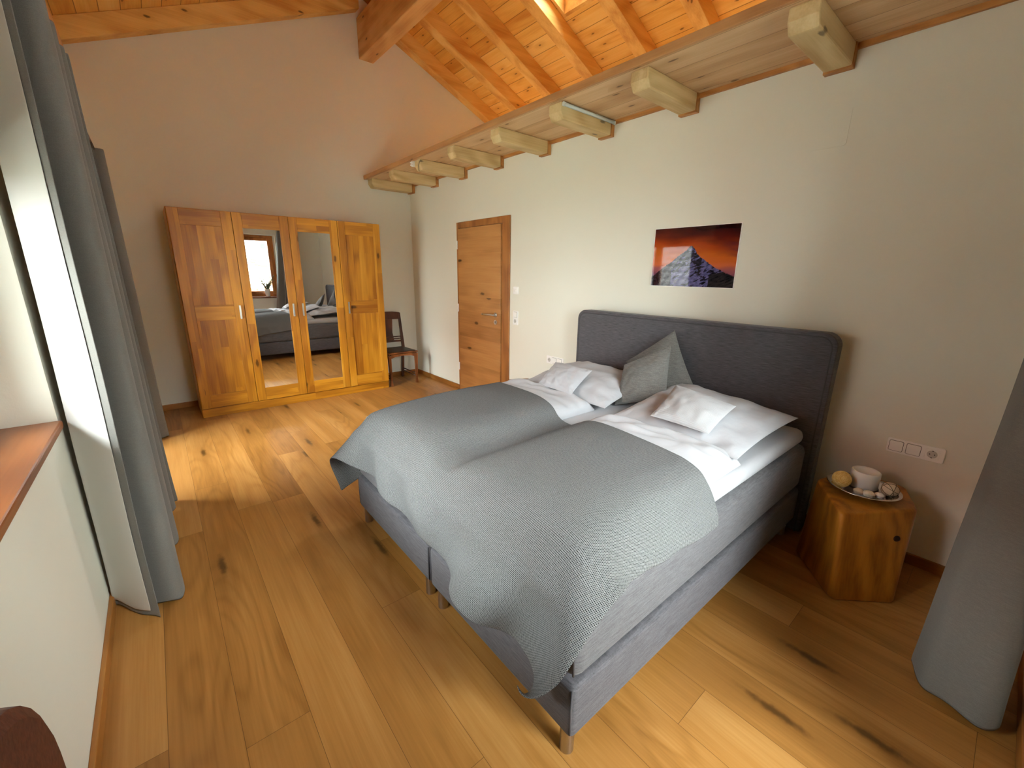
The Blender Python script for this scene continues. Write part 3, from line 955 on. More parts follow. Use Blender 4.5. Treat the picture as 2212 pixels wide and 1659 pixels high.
bm = BM(); prism(bm, [(CX - .195, 5.42), (CX + .195, 5.42), (CX + .175, 5.825), (CX - .175, 5.825)], 2, .464, .474)
obj('seat_pad', bm, M['seatleather'], ch, bevel=.005)
bm = BM()
prism(bm, [(CX - .19, .44), (CX + .19, .44), (CX + .18, .385), (CX + .12, .405), (CX, .415), (CX - .12, .405), (CX - .18, .385)], 1, 5.408, 5.426)
box(bm, CX - .215, CX - .195, 5.43, 5.84, .395, .445); box(bm, CX + .195, CX + .215, 5.43, 5.84, .395, .445)
obj('apron', bm, M['chairlight'], ch)
bm = BM()
yb = lambda z: 5.85 + .055 * (z - .43) / .535
def bslab(pts, th=.018):
    f = [bm.verts.new((x, yb(z) - th / 2, z)) for x, z in pts]; g = [bm.verts.new((x, yb(z) + th / 2, z)) for x, z in pts]
    bm.faces.new(f); bm.faces.new(g[::-1]); n = len(f)
    for i in range(n): bm.faces.new([f[i], g[i], g[(i + 1) % n], f[(i + 1) % n]])
bslab([(CX - .198, .872), (CX + .198, .872), (CX + .203, .968), (CX + .1, .982), (CX, .985), (CX - .1, .982), (CX - .203, .968)])
obj('top_rail', bm, M['chair'], ch, bevel=.004)
bm = BM()
bslab([(CX - .085, .545), (CX + .085, .545), (CX + .066, .68), (CX + .082, .875), (CX - .082, .875), (CX - .066, .68)], .012)
obj('splat', bm, M['chair'], ch)
for z0, z1 in ((.540, .566), (.580, .594), (.610, .624)):
    bm = BM(); bslab([(CX - .2, z0), (CX + .2, z0), (CX + .2, z1), (CX - .2, z1)], .014)
    obj('back_rail', bm, M['chair'], ch)

# ------------------------------------------------------------------ leather chair at the lower left corner
lc = thing('leather_chair', (-.02, .43, 0), 'brown leather chair with rounded back at the lower left corner below the window', 'chair')
bm = BM()
out = [(.20, .44)] + [(.66, .44)] + [(.66 - .22 + .22 * math.cos(a), .98 + .18 * math.sin(a)) for a in np.linspace(0, PI / 2, 10)] + [(.20 + .22 - .22 * math.sin(a), .98 + .18 * math.cos(a)) for a in np.linspace(0, PI / 2, 10)]
prism(bm, out, 0, -.235, -.175)
obj('backrest', bm, M['leather'], lc, bevel=.02)
bm = BM(); rbox(bm, -.22, .20, .20, .66, .39, .46, .025)
obj('seat', bm, M['leather'], lc, smooth=True)
for x in (-.2, .17):
    for y in (.23, .63):
        bm = BM(); cyl(bm, (x, y, 0), (x, y, .40), .013, .018, seg=14)
        obj('leg', bm, M['chairlight'], lc, smooth=True)

# ------------------------------------------------------------------ bed
BX0, BX1, BY0, BY1 = .80, 2.83, .64, 2.46
bed = thing('bed', (1.9, 1.55, 0), 'large charcoal upholstered box spring bed with tall headboard', 'bed')
# headboard
HY0, HY1, HZ = .603, 2.492, 1.25
def hb_outline(inset=0.0, z0=.02):
    r = .075 - inset * .5
    p = [(HY0 + inset, z0), (HY1 - inset, z0)]
    for a in np.linspace(0, PI / 2, 9): p.append((HY1 - inset - r + r * math.cos(a), HZ - inset - r + r * math.sin(a)))
    for a in np.linspace(PI / 2, PI, 9): p.append((HY0 + inset + r + r * math.cos(a), HZ - inset - r + r * math.sin(a)))
    return p
bm = BM(); prism(bm, hb_outline(), 0, 2.832, 2.935)
hbo = obj('headboard', bm, M['charcoal'], bed, bevel=.012)
bm = BM()
pts = hb_outline(.024)
tube(bm, [(2.834, y, z) for y, z in pts[1:] + pts[:1]], .0045, 8)
obj('piping', bm, M['piping'], hbo, smooth=True)
for yy in (.75, 2.28):
    bm = BM(); box(bm, 2.86, 2.93, yy, yy + .07, 0, .06)
    obj('headboard_foot', bm, M['dark'], bed)
YM = 1.548
def cushion_box(bm, x0, x1, y0, y1, z0, z1, r, seg=5, bul=.006, nx=26, ny=12, nz=6):
    """upholstered box: rounded edges with slightly bulging sides"""
    rbox(bm, x0, x1, y0, y1, z0, z1, r, seg)
for a, b in ((BY0, YM - .003), (YM + .003, BY1)):
    bm = BM(); cushion_box(bm, BX0, BX1, a, b, .10, .312, .022)
    bo = obj('base_box', bm, M['charcoal'], bed, smooth=True)
    for yy in (a + .010, b - .010):
        bm = BM(); tube(bm, [(BX0 + .0045, yy, .118), (BX0 + .003, yy, .21), (BX0 + .0045, yy, .295)], .004, 8)
        obj('piping', bm, M['piping'], bo, smooth=True)
    bm = BM(); cushion_box(bm, BX0 + .004, BX1, a + .004, b - .004, .318, .595, .045)
    mo = obj('mattress_box', bm, M['charcoal2'], bed, smooth=True)
    for yy in (a + .016, b - .016):
        bm = BM(); tube(bm, [(BX0 + .012, yy, .345), (BX0 + .009, yy, .45), (BX0 + .014, yy, .565)], .004, 8)
        obj('piping', bm, M['piping'], mo, smooth=True)
for x in (BX0 + .035, BX1 - .06):
    for y in (BY0 + .045, YM - .06, YM + .06, BY1 - .05):
        bm = BM(); cyl(bm, (x, y, .0), (x, y, .105), .024, seg=24)
        obj('leg', bm, M['leg'], bed, smooth=False, label='short steel leg')

# topper in a white fitted sheet
def puff_box(name, x0, x1, y0, y1, z0, z1, r, mat, wr=.004, n=60):
    bm = BM(); rbox(bm, x0, x1, y0, y1, z0, z1, r, 5)
    return obj(name, bm, mat, None, loc=((x0 + x1) / 2, (y0 + y1) / 2, z0), smooth=True)
TX0, TX1, TY0, TY1, TZ0, TZ = .85, 2.826, .668, 2.432, .592, .685
tp = puff_box('mattress_topper', TX0, TX1, TY0, TY1, TZ0, TZ, .042, M['linen'])
tag(tp, 'mattress topper in a white fitted sheet on the charcoal bed', 'mattress topper')

# duvets
DUV = [(.87, 2.00, .700, 1.47, .095, 3.1), (.87, 2.10, 1.66, 2.42, .105, 7.7)]
def duvet_h(x, y, d, wr=True):
    x0, x1, y0, y1, hm, sd = d
    u = (x - (x0 + x1) / 2) / ((x1 - x0) / 2); v = (y - (y0 + y1) / 2) / ((y1 - y0) / 2)
    q = np.clip(1 - np.abs(u) ** 7, 0, 1) * np.clip(1 - np.abs(v) ** 4, 0, 1)
    head = .012 * np.exp(-((u - .86) / .12) ** 2)
    low = .10 + .0 * u
    base = hm * (.72 + .28 * np.clip((u + 1) / 1.2, 0, 1)) + head
    wav = .006 * np.sin(7 * x + sd) * np.sin(6 * y + 2 * sd)
    return (base + wav) * q ** .42
def make_duvet(d, lab):
    x0, x1, y0, y1, hm, sd = d
    n, m = 64, 56
    us = np.sin(np.linspace(-PI / 2, PI / 2, n)); vs = np.sin(np.linspace(-PI / 2, PI / 2, m))
    top, bot = [], []
    for u in us:
        ra, rb = [], []
        for v in vs:
            x = (x0 + x1) / 2 + u * (x1 - x0) / 2; y = (y0 + y1) / 2 + v * (y1 - y0) / 2
            h = float(duvet_h(np.array(x), np.array(y), d))
            w = 0
            if x > x1 - .30:   # creases near the folded head edge, running across the bed
                k = min(1, (x - x1 + .30) / .09)
                a = noise.noise(Vector((x * 16 + y * 5, y * 3.2 - x * 2, sd)))
                b = noise.noise(Vector((x * 34, y * 7, sd + 5)))
                c = noise.noise(Vector((x * 9 - y * 8, y * 9, sd + 9)))
                w = k * (.020 * a + .009 * b + .012 * c) * min(1, h / .06)
            ra.append((x + .25 * w, y, TZ + .004 + max(h + w, .0)))
            rb.append((x, y, TZ + .001))
        top.append(ra); bot.append(rb)
    bm = BM()
    A = grid_mesh(bm, top); B = grid_mesh(bm, bot)
    for i in range(n - 1):
        bm.faces.new([A[i][0], B[i][0], B[i + 1][0], A[i + 1][0]]); bm.faces.new([A[i][-1], A[i + 1][-1], B[i + 1][-1], B[i][-1]])
    for j in range(m - 1):
        bm.faces.new([A[0][j], A[0][j + 1], B[0][j + 1], B[0][j]]); bm.faces.new([A[-1][j], B[-1][j], B[-1][j + 1], A[-1][j + 1]])
    o = obj('duvet', bm, M['linen'], None, loc=((x0 + x1) / 2, (y0 + y1) / 2, TZ), smooth=True)
    subsurf(o, 1)
    return tag(o, lab, 'duvet', 'duvets under the grey blanket')
make_duvet(DUV[0], 'white duvet on the near right half of the bed, its creased edge above the blanket')
make_duvet(DUV[1], 'white duvet on the far left half of the bed, partly under the blanket')

# pillows
def pillow(name, corners, th, mat, lab, cat, group=None, seed=0, n=34, wr=.012, pinch=.07, power=.5, flat=1.0, wf=7):
    """corners: bottom-left, bottom-right, top-right, top-left of the mid surface; th: half thickness; the back side is flattened by `flat`"""
    P = [Vector(c) for c in corners]
    nrm = ((P[1] - P[0]).cross(P[3] - P[0]) + (P[2] - P[1]).cross(P[2] - P[3])).normalized()
    nrm = (P[1] - P[0]).cross(P[3] - P[0]).normalized()
    def at(u, v, s):
        uu = .5 + (u - .5) * (1 - pinch * (1 - (2 * v - 1) ** 2)); vv = .5 + (v - .5) * (1 - pinch * (1 - (2 * u - 1) ** 2))
        b = P[0] * (1 - uu) * (1 - vv) + P[1] * uu * (1 - vv) + P[2] * uu * vv + P[3] * (1 - uu) * vv
        a = (1 - abs(2 * u - 1) ** 2.0) * (1 - abs(2 * v - 1) ** 2.0)
        h = th * max(a, 0) ** power * (1 if s > 0 else flat)
        e = min(u, 1 - u, v, 1 - v)
        edge = max(0, 1 - e / .22)
        cw = noise.noise(Vector((u * wf, v * wf, seed + s))) + .5 * noise.noise(Vector((u * wf * 2.3, v * wf * 2.3, seed + 4 + s)))
        # seam gathers running inwards from the edges
        g = noise.noise(Vector(((u if min(v, 1 - v) < min(u, 1 - u) else v) * 22, seed * 3, s))) * edge
        rd = lambda q: .42 - 1.5 * abs(noise.noise(q))
        cw = .55 * cw + .75 * rd(Vector((u * 3.1 + v * 2.2, v * 3.4 - u * 1.3, seed * 1.7 + s))) + .35 * rd(Vector((u * 6.3 - v * 3, v * 7.1, seed * 2.3 + s)))
        w = wr * (cw + .7 * g) * min(1, e * 14)
        return b + nrm * (s * (h) + s * w * (1 if s > 0 else .4))
    ts = [(.5 - .5 * math.cos(PI * i / n)) for i in range(n + 1)]
    bm = BM()
    uv = [[(a, b) for b in ts] for a in ts]
    A = grid_mesh(bm, [[at(a, b, 1) for b in ts] for a in ts], uv)
    B = grid_mesh(bm, [[at(a, b, -1) for b in ts] for a in ts], uv)
    bmesh.ops.remove_doubles(bm, verts=bm.verts[:], dist=.0006)
    o = obj(name, bm, mat, None, loc=(P[0] + P[1] + P[2] + P[3]) / 4, smooth=True)
    subsurf(o, 1)
    return tag(o, lab, cat, group)
pillow('pillow', [(1.99, 1.44, .735), (1.93, .695, .735), (2.70, .685, .775), (2.77, 1.46, .82)], .085, M['linen'],
       'large white pillow on the near right side of the bed, nearest the log stool', 'pillow', 'large white pillows', 3, wr=.022, pinch=.05, flat=.45, power=.6)
pillow('pillow', [(2.04, 2.36, .735), (2.06, 1.55, .735), (2.72, 1.62, .80), (2.74, 2.38, .815)], .095, M['linen'],
       'large white pillow on the far left side of the bed, behind the small smooth one', 'pillow', 'large white pillows', 11, wr=.024, pinch=.05, flat=.4, power=.55)
pillow('pillow', [(1.985, 1.187, .803), (1.985, .862, .795), (2.29, .868, .880), (2.335, 1.245, .912)], .052, M['linenstripe'],
       'small ribbed white pillow leaning on the near right large pillow', 'pillow', 'small white pillows', 21, wr=.009, pinch=.04, flat=.5, power=.6)
pillow('pillow', [(2.00, 2.105, .785), (1.985, 1.77, .785), (2.28, 1.843, .897), (2.28, 2.207, .895)], .054, M['linen'],
       'small smooth white pillow leaning on the far left large pillow', 'pillow', 'small white pillows', 33, wr=.013, pinch=.04, flat=.5, power=.6)
pillow('cushion', [(2.52, 1.62, .72), (2.70, 1.31, .825), (2.76, 1.527, 1.18), (2.68, 1.85, .91)], .052, M['cushion'],
       'grey wool cushion behind, its corner rising to a point against the headboard', 'cushion', 'grey wool cushions', 41, wr=.006, pinch=.05, power=.6)
pillow('cushion', [(2.27, 1.63, .695), (2.43, 1.352, .775), (2.59, 1.445, 1.10), (2.43, 1.69, .945)], .058, M['cushion'],
       'grey wool cushion in front, standing between the two white pillows', 'cushion', 'grey wool cushions', 52, wr=.010, pinch=.03, power=.6)

# ------------------------------------------------------------------ the throw: a small cloth simulation lays it over the bed
def lay_blanket():
    ni, nj, s = 57, 100, .0222
    i = np.arange(ni)[:, None]; j = np.arange(nj)[None, :]
    t = j / (nj - 1)
    hx0, hx1 = 1.765, 1.86      # head edge, right and left end
    y0, y1 = .468, .468 + (nj - 1) * s
    ang = math.atan2(hx1 - hx0, y1 - y0)
    ca, sa = math.cos(ang), math.sin(ang)
    p = np.zeros((ni, nj, 3))
    p[..., 0] = hx0 + j * s * sa - i * s * ca
    p[..., 1] = y0 + j * s * ca + i * s * sa
    p[..., 2] = .86 + .004 * np.sin(i * .31 + j * .23) + .004 * np.sin(j * .5)
    v = np.zeros_like(p)
    def height(x, y):
        h = np.full(x.shape, .597)
        inside = (x > TX0) & (x < TX1) & (y > TY0) & (y < TY1)
        ex = np.minimum(np.minimum(x - TX0, TX1 - x), np.minimum(y - TY0, TY1 - y))
        rr = np.clip(ex / .045, 0, 1)
        h = np.where(inside, TZ - .045 + .045 * np.sqrt(np.clip(1 - (1 - rr) ** 2, 0, 1)), h)
        for d in DUV:
            ins = (x > d[0]) & (x < d[1]) & (y > d[2]) & (y < d[3])
            h = np.where(ins, np.maximum(h, TZ + duvet_h(np.clip(x, d[0], d[1]), np.clip(y, d[2], d[3]), d)), h)
        return h + .009
    def collide(q, old):
        x, y, z = q[..., 0], q[..., 1], q[..., 2]
        m = .010
        inb = (x > BX0 - m) & (x < BX1) & (y > BY0 - m) & (y < BY1 + m)
        h = height(x, y)
        dz = np.where(inb, h - z, -1)
        pen = dz > 0
        dx = x - (BX0 - m); dy0 = y - (BY0 - m); dy1 = BY1 + m - y
        side = np.minimum(np.minimum(dx, dy0), dy1)
        up = pen & (dz <= side + .01)
        sd = pen & ~up
        q[..., 2] = np.where(up, h, z)
        k0 = sd & (dx <= dy0) & (dx <= dy1); k1 = sd & ~k0 & (dy0 <= dy1); k2 = sd & ~k0 & ~k1
        q[..., 0] = np.where(k0, BX0 - m, x)
        q[..., 1] = np.where(k1, BY0 - m, np.where(k2, BY1 + m, y))
        q[..., 2] = np.maximum(q[..., 2], .012)
        return up | (q[..., 2] <= .0121), sd
    def pair(q, a, b, L, w):
        d = q[b] - q[a]
        l = np.sqrt((d * d).sum(-1, keepdims=True)) + 1e-9
        c = d * ((l - L) / l * (.5 * w))
        q[a] += c; q[b] -= c
    S = slice
    cons = []
    for par in (0, 1):
        cons.append(((S(par, ni - 1, 2),), (S(par + 1, ni, 2),), s, 1.0))
        cons.append(((S(None), S(par, nj - 1, 2)), (S(None), S(par + 1, nj, 2)), s, 1.0))
    diag = s * math.sqrt(2)
    for par in (0, 1):
        cons.append(((S(par, ni - 1, 2), S(0, nj - 1)), (S(par + 1, ni, 2), S(1, nj)), diag, .35))
        cons.append(((S(par, ni - 1, 2), S(1, nj)), (S(par + 1, ni, 2), S(0, nj - 1)), diag, .35))
    bend = []
    for st, w in ((2, .9), (4, .7), (8, .5)):
        for off in range(2):
            a0 = off * st
            # strided so that no point is moved twice in one call
            ia = np.array([k for k in range(ni - st) if (k // st) % 2 == off]); ja = np.array([k for k in range(nj - st) if (k // st) % 2 == off])
            bend.append(((ia,), (ia + st,), s * st, w)); bend.append(((S(None), ja), (S(None), ja + st), s * st, w))
    dt = 1 / 75
    tip = np.array([.70, .80, .30]); tail = np.array([.70, 2.50, .20])
    for step in range(330):
        v[..., 2] -= 9.8 * dt
        v *= .985
        q = p + v * dt
        for it in range(14):
            for a, b, L, w in cons: pair(q, a, b, L, w)
            if it % 3 == 0:
                for a, b, L, w in bend: pair(q, a, b, L, w)
            if step > 90:      # the near corner of the throw was tucked round towards the foot of the bed
                q[-1, 0] += (tip - q[-1, 0]) * .5
                q[-1, -1] += (tail - q[-1, -1]) * .5
            up, sd = collide(q, p)
        nv = (q - p) / dt
        fr_ = np.where(up, .25, np.where(sd, .7, 1.0))[..., None]
        if step > 250: fr_ = fr_ * .9
        # friction: keep most of the old horizontal position where the cloth lies on the bed
        q[..., :2] = np.where(up[..., None], p[..., :2] + (q[..., :2] - p[..., :2]) * .45, q[..., :2])
        v = nv * fr_
        sp = np.sqrt((v * v).sum(-1, keepdims=True)); v = np.where(sp > 2.5, v / sp * 2.5, v)
        p = q
    return p, s
bp, bs = lay_blanket()
bm = BM()
grid_mesh(bm, [[tuple(bp[a, b]) for b in range(bp.shape[1])] for a in range(bp.shape[0])], [[(b * bs, a * bs) for b in range(bp.shape[1])] for a in range(bp.shape[0])])
bl = obj('blanket', bm, M['blanket'], None, loc=(1.2, 1.5, .69), smooth=True, fix=False)
m_ = bl.modifiers.new('thick', 'SOLIDIFY'); m_.thickness = .006; m_.offset = 0
subsurf(bl, 1)
tag(bl, 'large grey honeycomb woven throw spread over the foot of the bed', 'blanket')

# ------------------------------------------------------------------ log stools
def log_block(name, bot, top, zt, mat, lab, cat, knot=None, crack=None):
    t = thing(name, (sum(p[0] for p in bot) / len(bot), sum(p[1] for p in bot) / len(bot), 0), lab, cat)
    def ring(poly, r, k=6):
        out = []
        n = len(poly)
        for i in range(n):
            p0, p1, p2 = (np.array(poly[(i + q) % n], float) for q in (-1, 0, 1))
            a = (p0 - p1) / np.linalg.norm(p0 - p1); b = (p2 - p1) / np.linalg.norm(p2 - p1)
            A, B = p1 + a * r, p1 + b * r
            for q in range(k + 1):
                s_ = q / k
                out.append((1 - s_) ** 2 * A + 2 * s_ * (1 - s_) * p1 + s_ ** 2 * B)
        return out
    def shrink(poly, d):
        c = np.mean(np.array(poly), axis=0)
        return [c + (np.array(q) - c) * (1 - d / np.linalg.norm(np.array(q) - c)) for q in poly]
    levels = [(0.0, .006, 0), (.010, 0, 0), (.12, 0, .28), (.24, 0, .55), (zt * .82, 0, .82), (zt - .012, 0, 1), (zt - .004, .004, 1), (zt, .013, 1)]
    bm = BM()
    rows = []
    for z, d, f in levels:
        poly = [np.array(a) * (1 - f) + np.array(b) * f for a, b in zip(bot, top)]
        if d: poly = shrink(poly, d)
        rr = ring(poly, .035)
        wob = .004
        rows.append([bm.verts.new((q[0] + wob * noise.noise(Vector((q[0] * 6, q[1] * 6, z * 4))), q[1] + wob * noise.noise(Vector((q[0] * 6, q[1] * 6, z * 4 + 9))), z)) for q in rr])
    n = len(rows[0])
    for a, b in zip(rows[:-1], rows[1:]):
        for k in range(n): bm.faces.new([a[k], a[(k + 1) % n], b[(k + 1) % n], b[k]])
    bm.faces.new(rows[0][::-1])
    capf = bm.faces.new(rows[-1])
    obj('block', bm, mat, t, smooth=True)
    return t
ns = log_block('log_stool', [(2.345, .315), (2.560, .105), (2.93, .21), (2.96, .46), (2.65, .565)], [(2.368, .355), (2.715, .122), (2.985, .21), (2.99, .44), (2.705, .548)], .452, M['log'],
               'oiled log block used as bedside table on the near right side of the bed', 'bedside table')
# its knot and drying crack
A_, B_ = Vector((2.56, .105, 0)), Vector((2.715, .122, .452))
fn = (Vector((2.56, .105, .2)) - Vector((2.345, .315, .2)))
bm = BM()
P0, P1, P2, P3 = Vector((2.345, .315, 0)), Vector((2.56, .105, 0)), Vector((2.715, .122, .452)), Vector((2.368, .355, .452))
def onface(u, v): 
    return (P0 * (1 - u) + P1 * u) * (1 - v) + (P3 * (1 - u) + P2 * u) * v
nf = (onface(1, .6) - onface(0, .6)).cross(onface(.5, 1) - onface(.5, 0)).normalized()
if nf.y > 0: nf = -nf
kc = onface(.80, .70) 
eu = (onface(1, .6) - onface(0, .6)).normalized(); ev = nf.cross(eu)
ballv = []
for r, hh in ((.019, -.004), (.016, .0015), (.010, .0025), (.0, .0015)):
    ballv.append([bm.verts.new(kc + nf * hh + (eu * math.cos(a) + ev * math.sin(a) * .85) * r) for a in np.linspace(0, 2 * PI, 17)[:-1]])
for a, b in zip(ballv[:-1], ballv[1:]):
    for k in range(16): bm.faces.new([a[k], a[(k + 1) % 16], b[(k + 1) % 16], b[k]])
obj('knot', bm, simple('dark_knot', srgb(58, 30, 12), .5), ns, smooth=True, label='dark round knot')
log_block('log_stool', [(2.56, 3.15), (2.70, 2.96), (2.93, 3.0), (2.97, 3.26), (2.75, 3.38)], [(2.58, 3.14), (2.71, 2.97), (2.93, 3.02), (2.98, 3.27), (2.76, 3.37)], .452, M['logfar'],
          'dark brown log block barely showing behind the far left side of the bed', 'bedside table')

# tray with candle and ornaments
TC = (2.71, .345, .4525)
bm = BM()
lathe(bm, [(0, .004), (.075, .004), (.095, .010), (.128, .026), (.155, .036), (.1565, .038), (.155, .040), (.127, .030), (.094, .014), (.073, .008), (0, .008)], TC, 64)
tr = obj('tray', bm, M['silver'], None, loc=TC, smooth=True); tag(tr, 'round silver dish on the near log stool holding candle and ornaments', 'dish')
bm = BM()
lathe(bm, [(0, .0), (.060, 0), (.0625, .004), (.0625, .088), (.060, .092), (.054, .092), (.049, .086), (.040, .066), (.020, .060), (0, .060)], (2.775, .355, .4635), 48)
cd = obj('candle', bm, M['wax'], None, loc=(2.775, .355, .4635), smooth=True); tag(cd, 'thick white pillar candle with a hollow top on the silver dish', 'candle')
# coiled straw ball
sb = thing('straw_ball', (2.672, .432, .50), 'yellow coiled straw ball on the silver dish left of the candle', 'ornament')
bm = BM(); ball(bm, (2.672, .432, .508), .040)
obj('core', bm, M['straw'], sb, smooth=True)
bm = BM()
axis = Vector((-.75, -.45, .48)).normalized(); _, e1, e2 = frame_axes(axis)
pts = []
for k in range(420):
    th = .06 + (PI - .2) * k / 419; ph = k * .21
    pts.append(Vector((2.672, .432, .508)) + .0405 * (axis * math.cos(th) + (e1 * math.cos(ph) + e2 * math.sin(ph)) * math.sin(th)))
tube(bm, pts, .0028, 6)
obj('coil', bm, M['straw'], sb, smooth=True)
# cream ball tied with twine
db = thing('twine_ball', (2.735, .243, .50), 'cream ball wrapped in dark twine on the silver dish right of the candle', 'ornament')
bm = BM(); ball(bm, (2.735, .243, .505), .036)
obj('core', bm, M['ballcream'], db, smooth=True)
bm = BM()
for ax in ((1, .3, .2), (-.2, 1, .3), (.3, -.4, 1), (1, -1, .4), (.6, .5, -1)):
    a, u, w = frame_axes(ax); off = random.uniform(-.012, .012); rr = math.sqrt(.0364 ** 2 - off ** 2)
    tube(bm, [Vector((2.735, .243, .505)) + a * off + (u * math.cos(q) + w * math.sin(q)) * rr for q in np.linspace(0, 2 * PI, 33)[:-1]], .0014, 6, True)
obj('twine', bm, M['twine'], db, smooth=True)
for c, r, sc, lab, m in (((2.640, .347, .483), .019, (1, 1.25, .85), 'small pale shell on the silver dish next to the straw ball', 'ballcream'),
                         ((2.642, .308, .484), .021, (1, 1.2, .85), 'curled cream shell at the front of the silver dish', 'shell'),
                         ((2.672, .272, .481), .018, (1, 1.2, .8), 'small silvery white shell on the dish beside the twine ball', 'ceramic')):
    bm = BM(); ball(bm, c, r, sc, f=lambda d, c=c: 1 + .07 * math.sin(9 * math.atan2(d.y, d.x) + 6 * d.z) + .05 * math.sin(7 * d.z))
    o = obj('shell', bm, M[m], None, smooth=True); tag(o, lab, 'shell', 'shells on the silver dish')
bm = BM()

# ------------------------------------------------------------------ curtains
def curtain(name, bot, top, zb, zt, lab, per=10, nz=28, side=1, hem=.03, group=None, linings=True, belly=None):
    t = thing(name, (*[sum(p[k] for p in bot) / len(bot) for k in (0, 1)], zb), lab, 'curtain', group)
    B = catmull(bot, per); T = catmull(top, per)
    n = len(B)
    P, N = [], []
    for q in range(nz + 1):
        f = q / nz                      # 0 bottom .. 1 top
        g = f ** .8
        row = [B[k] * (1 - g) + T[k] * g for k in range(n)]
        nr = []
        for k in range(n):
            d = row[min(k + 1, n - 1)] - row[max(k - 1, 0)]
            d = d / (np.linalg.norm(d) + 1e-9)
            nr.append(np.array([-d[1], d[0]]) * side)
        z = zb + (zt - zb) * f
        P.append([(p[0] + .006 * noise.noise(Vector((p[0] * 5, p[1] * 5, z * 1.3))), p[1] + .006 * noise.noise(Vector((p[0] * 5, p[1] * 5, z * 1.3 + 7))), z + (.006 * math.sin(k * .35) if q in (0,) else 0)) for k, p in enumerate(row)])
        N.append(nr)
    bm = BM(); grid_mesh(bm, P)
    o = obj('fabric', bm, M['curtain'], t, smooth=True)
    m = o.modifiers.new('thick', 'SOLIDIFY'); m.thickness = .003; m.offset = 0
    subsurf(o, 1)
    if linings:
        arc = [0]
        for k in range(1, n): arc.append(arc[-1] + float(np.linalg.norm(B[k] - B[k - 1])))
        ks = [k for k in range(n) if hem <= arc[k] <= arc[-1] - hem]
        rows = [q for q in range(nz + 1)]
        L = []
        for q in rows:
            z_up = hem if q == 0 else 0
            L.append([(P[q][k][0] + N[q][k][0] * .005, P[q][k][1] + N[q][k][1] * .005, P[q][k][2] + z_up) for k in ks])
        bm = BM(); grid_mesh(bm, L)
        o = obj('lining', bm, M['lining'], t, smooth=True, label='white lining on the window side')
        m = o.modifiers.new('thick', 'SOLIDIFY'); m.thickness = .0015; m.offset = 0
        subsurf(o, 1)
    return t
def squeeze(pts, xr, f, yc=None, fy=1.0):
    return [(xr + (p[0] - xr) * f, (p[1] if yc is None else yc + (p[1] - yc) * fy)) for p in pts]
near = [(-.208, 2.225), (-.27, 2.30), (-.345, 2.42), (-.374, 2.46), (-.335, 2.46), (-.25, 2.37), (-.165, 2.315), (-.118, 2.335), (-.115, 2.42), (-.19, 2.50), (-.30, 2.57), (-.34, 2.66), (-.29, 2.76),
        (-.18, 2.82), (-.12, 2.88), (-.125, 2.98), (-.22, 3.06), (-.31, 3.12), (-.30, 3.22), (-.19, 3.27), (-.12, 3.31), (-.12, 3.38), (-.18, 3.42), (-.10, 3.46)]
curtain('curtain', near, squeeze(near, -.215, .72, 2.235, .56), .004, 2.465, 'grey curtain with white lining on the left wall, nearest the viewer', group='grey curtains')
far = [(-.20, 4.86), (-.26, 4.885), (-.335, 4.90), (-.36, 4.925), (-.30, 4.94), (-.18, 4.925), (-.112, 4.94), (-.125, 5.0), (-.23, 5.05), (-.24, 5.11), (-.15, 5.15), (-.14, 5.21), (-.24, 5.24)]
curtain('curtain', far, squeeze(far, -.20, .62), .004, 2.465, 'grey curtain on the left wall next to the wardrobe, beyond the balcony door', group='grey curtains')
rt = [(2.16, .0), (2.05, -.035), (2.012, -.10), (1.985, -.195), (2.02, -.245), (2.09, -.235), (2.14, -.12), (2.18, -.08), (2.22, -.17), (2.26, -.25), (2.30, -.16), (2.33, -.10)]
rtt = [(2.36, -.06), (2.285, -.075), (2.27, -.11), (2.27, -.165), (2.29, -.19), (2.33, -.18), (2.35, -.12), (2.375, -.10), (2.39, -.15), (2.405, -.19), (2.42, -.15), (2.435, -.12)]
curtain('curtain', rt, rtt, .03, 2.42, 'grey curtain at the right edge of the photo in front of the log stool', group='grey curtains')

# curtain rods
rd = thing('curtain_rod', (-.215, 3.7, 2.45), 'thin bronze curtain rod with a bracket above the left curtains', 'curtain rod')
bm = BM(); cyl(bm, (-.20, 1.2, 2.455), (-.20, 5.30, 2.455), .010, seg=14)
obj('rod', bm, M['rod'], rd, smooth=True)
for y in (1.9, 4.6):
    bm = BM(); cyl(bm, (XL + .001, y, 2.44), (-.19, y, 2.44), .008, seg=10); cyl(bm, (XL + .001, y, 2.44), (XL + .008, y, 2.44), .022, seg=18)
    obj('bracket', bm, M['rod'], rd)
rd = thing('curtain_rod', (1.7, -.14, 2.45), 'bronze curtain rod above the front window', 'curtain rod')
bm = BM(); cyl(bm, (.7, -.14, 2.435), (2.62, -.14, 2.435), .010, seg=14)
obj('rod', bm, M['rod'], rd, smooth=True)
for x in (.75, 2.59):
    bm = BM(); cyl(bm, (x, YF + .001, 2.435), (x, -.14, 2.435), .008, seg=10)
    obj('bracket', bm, M['rod'], rd)

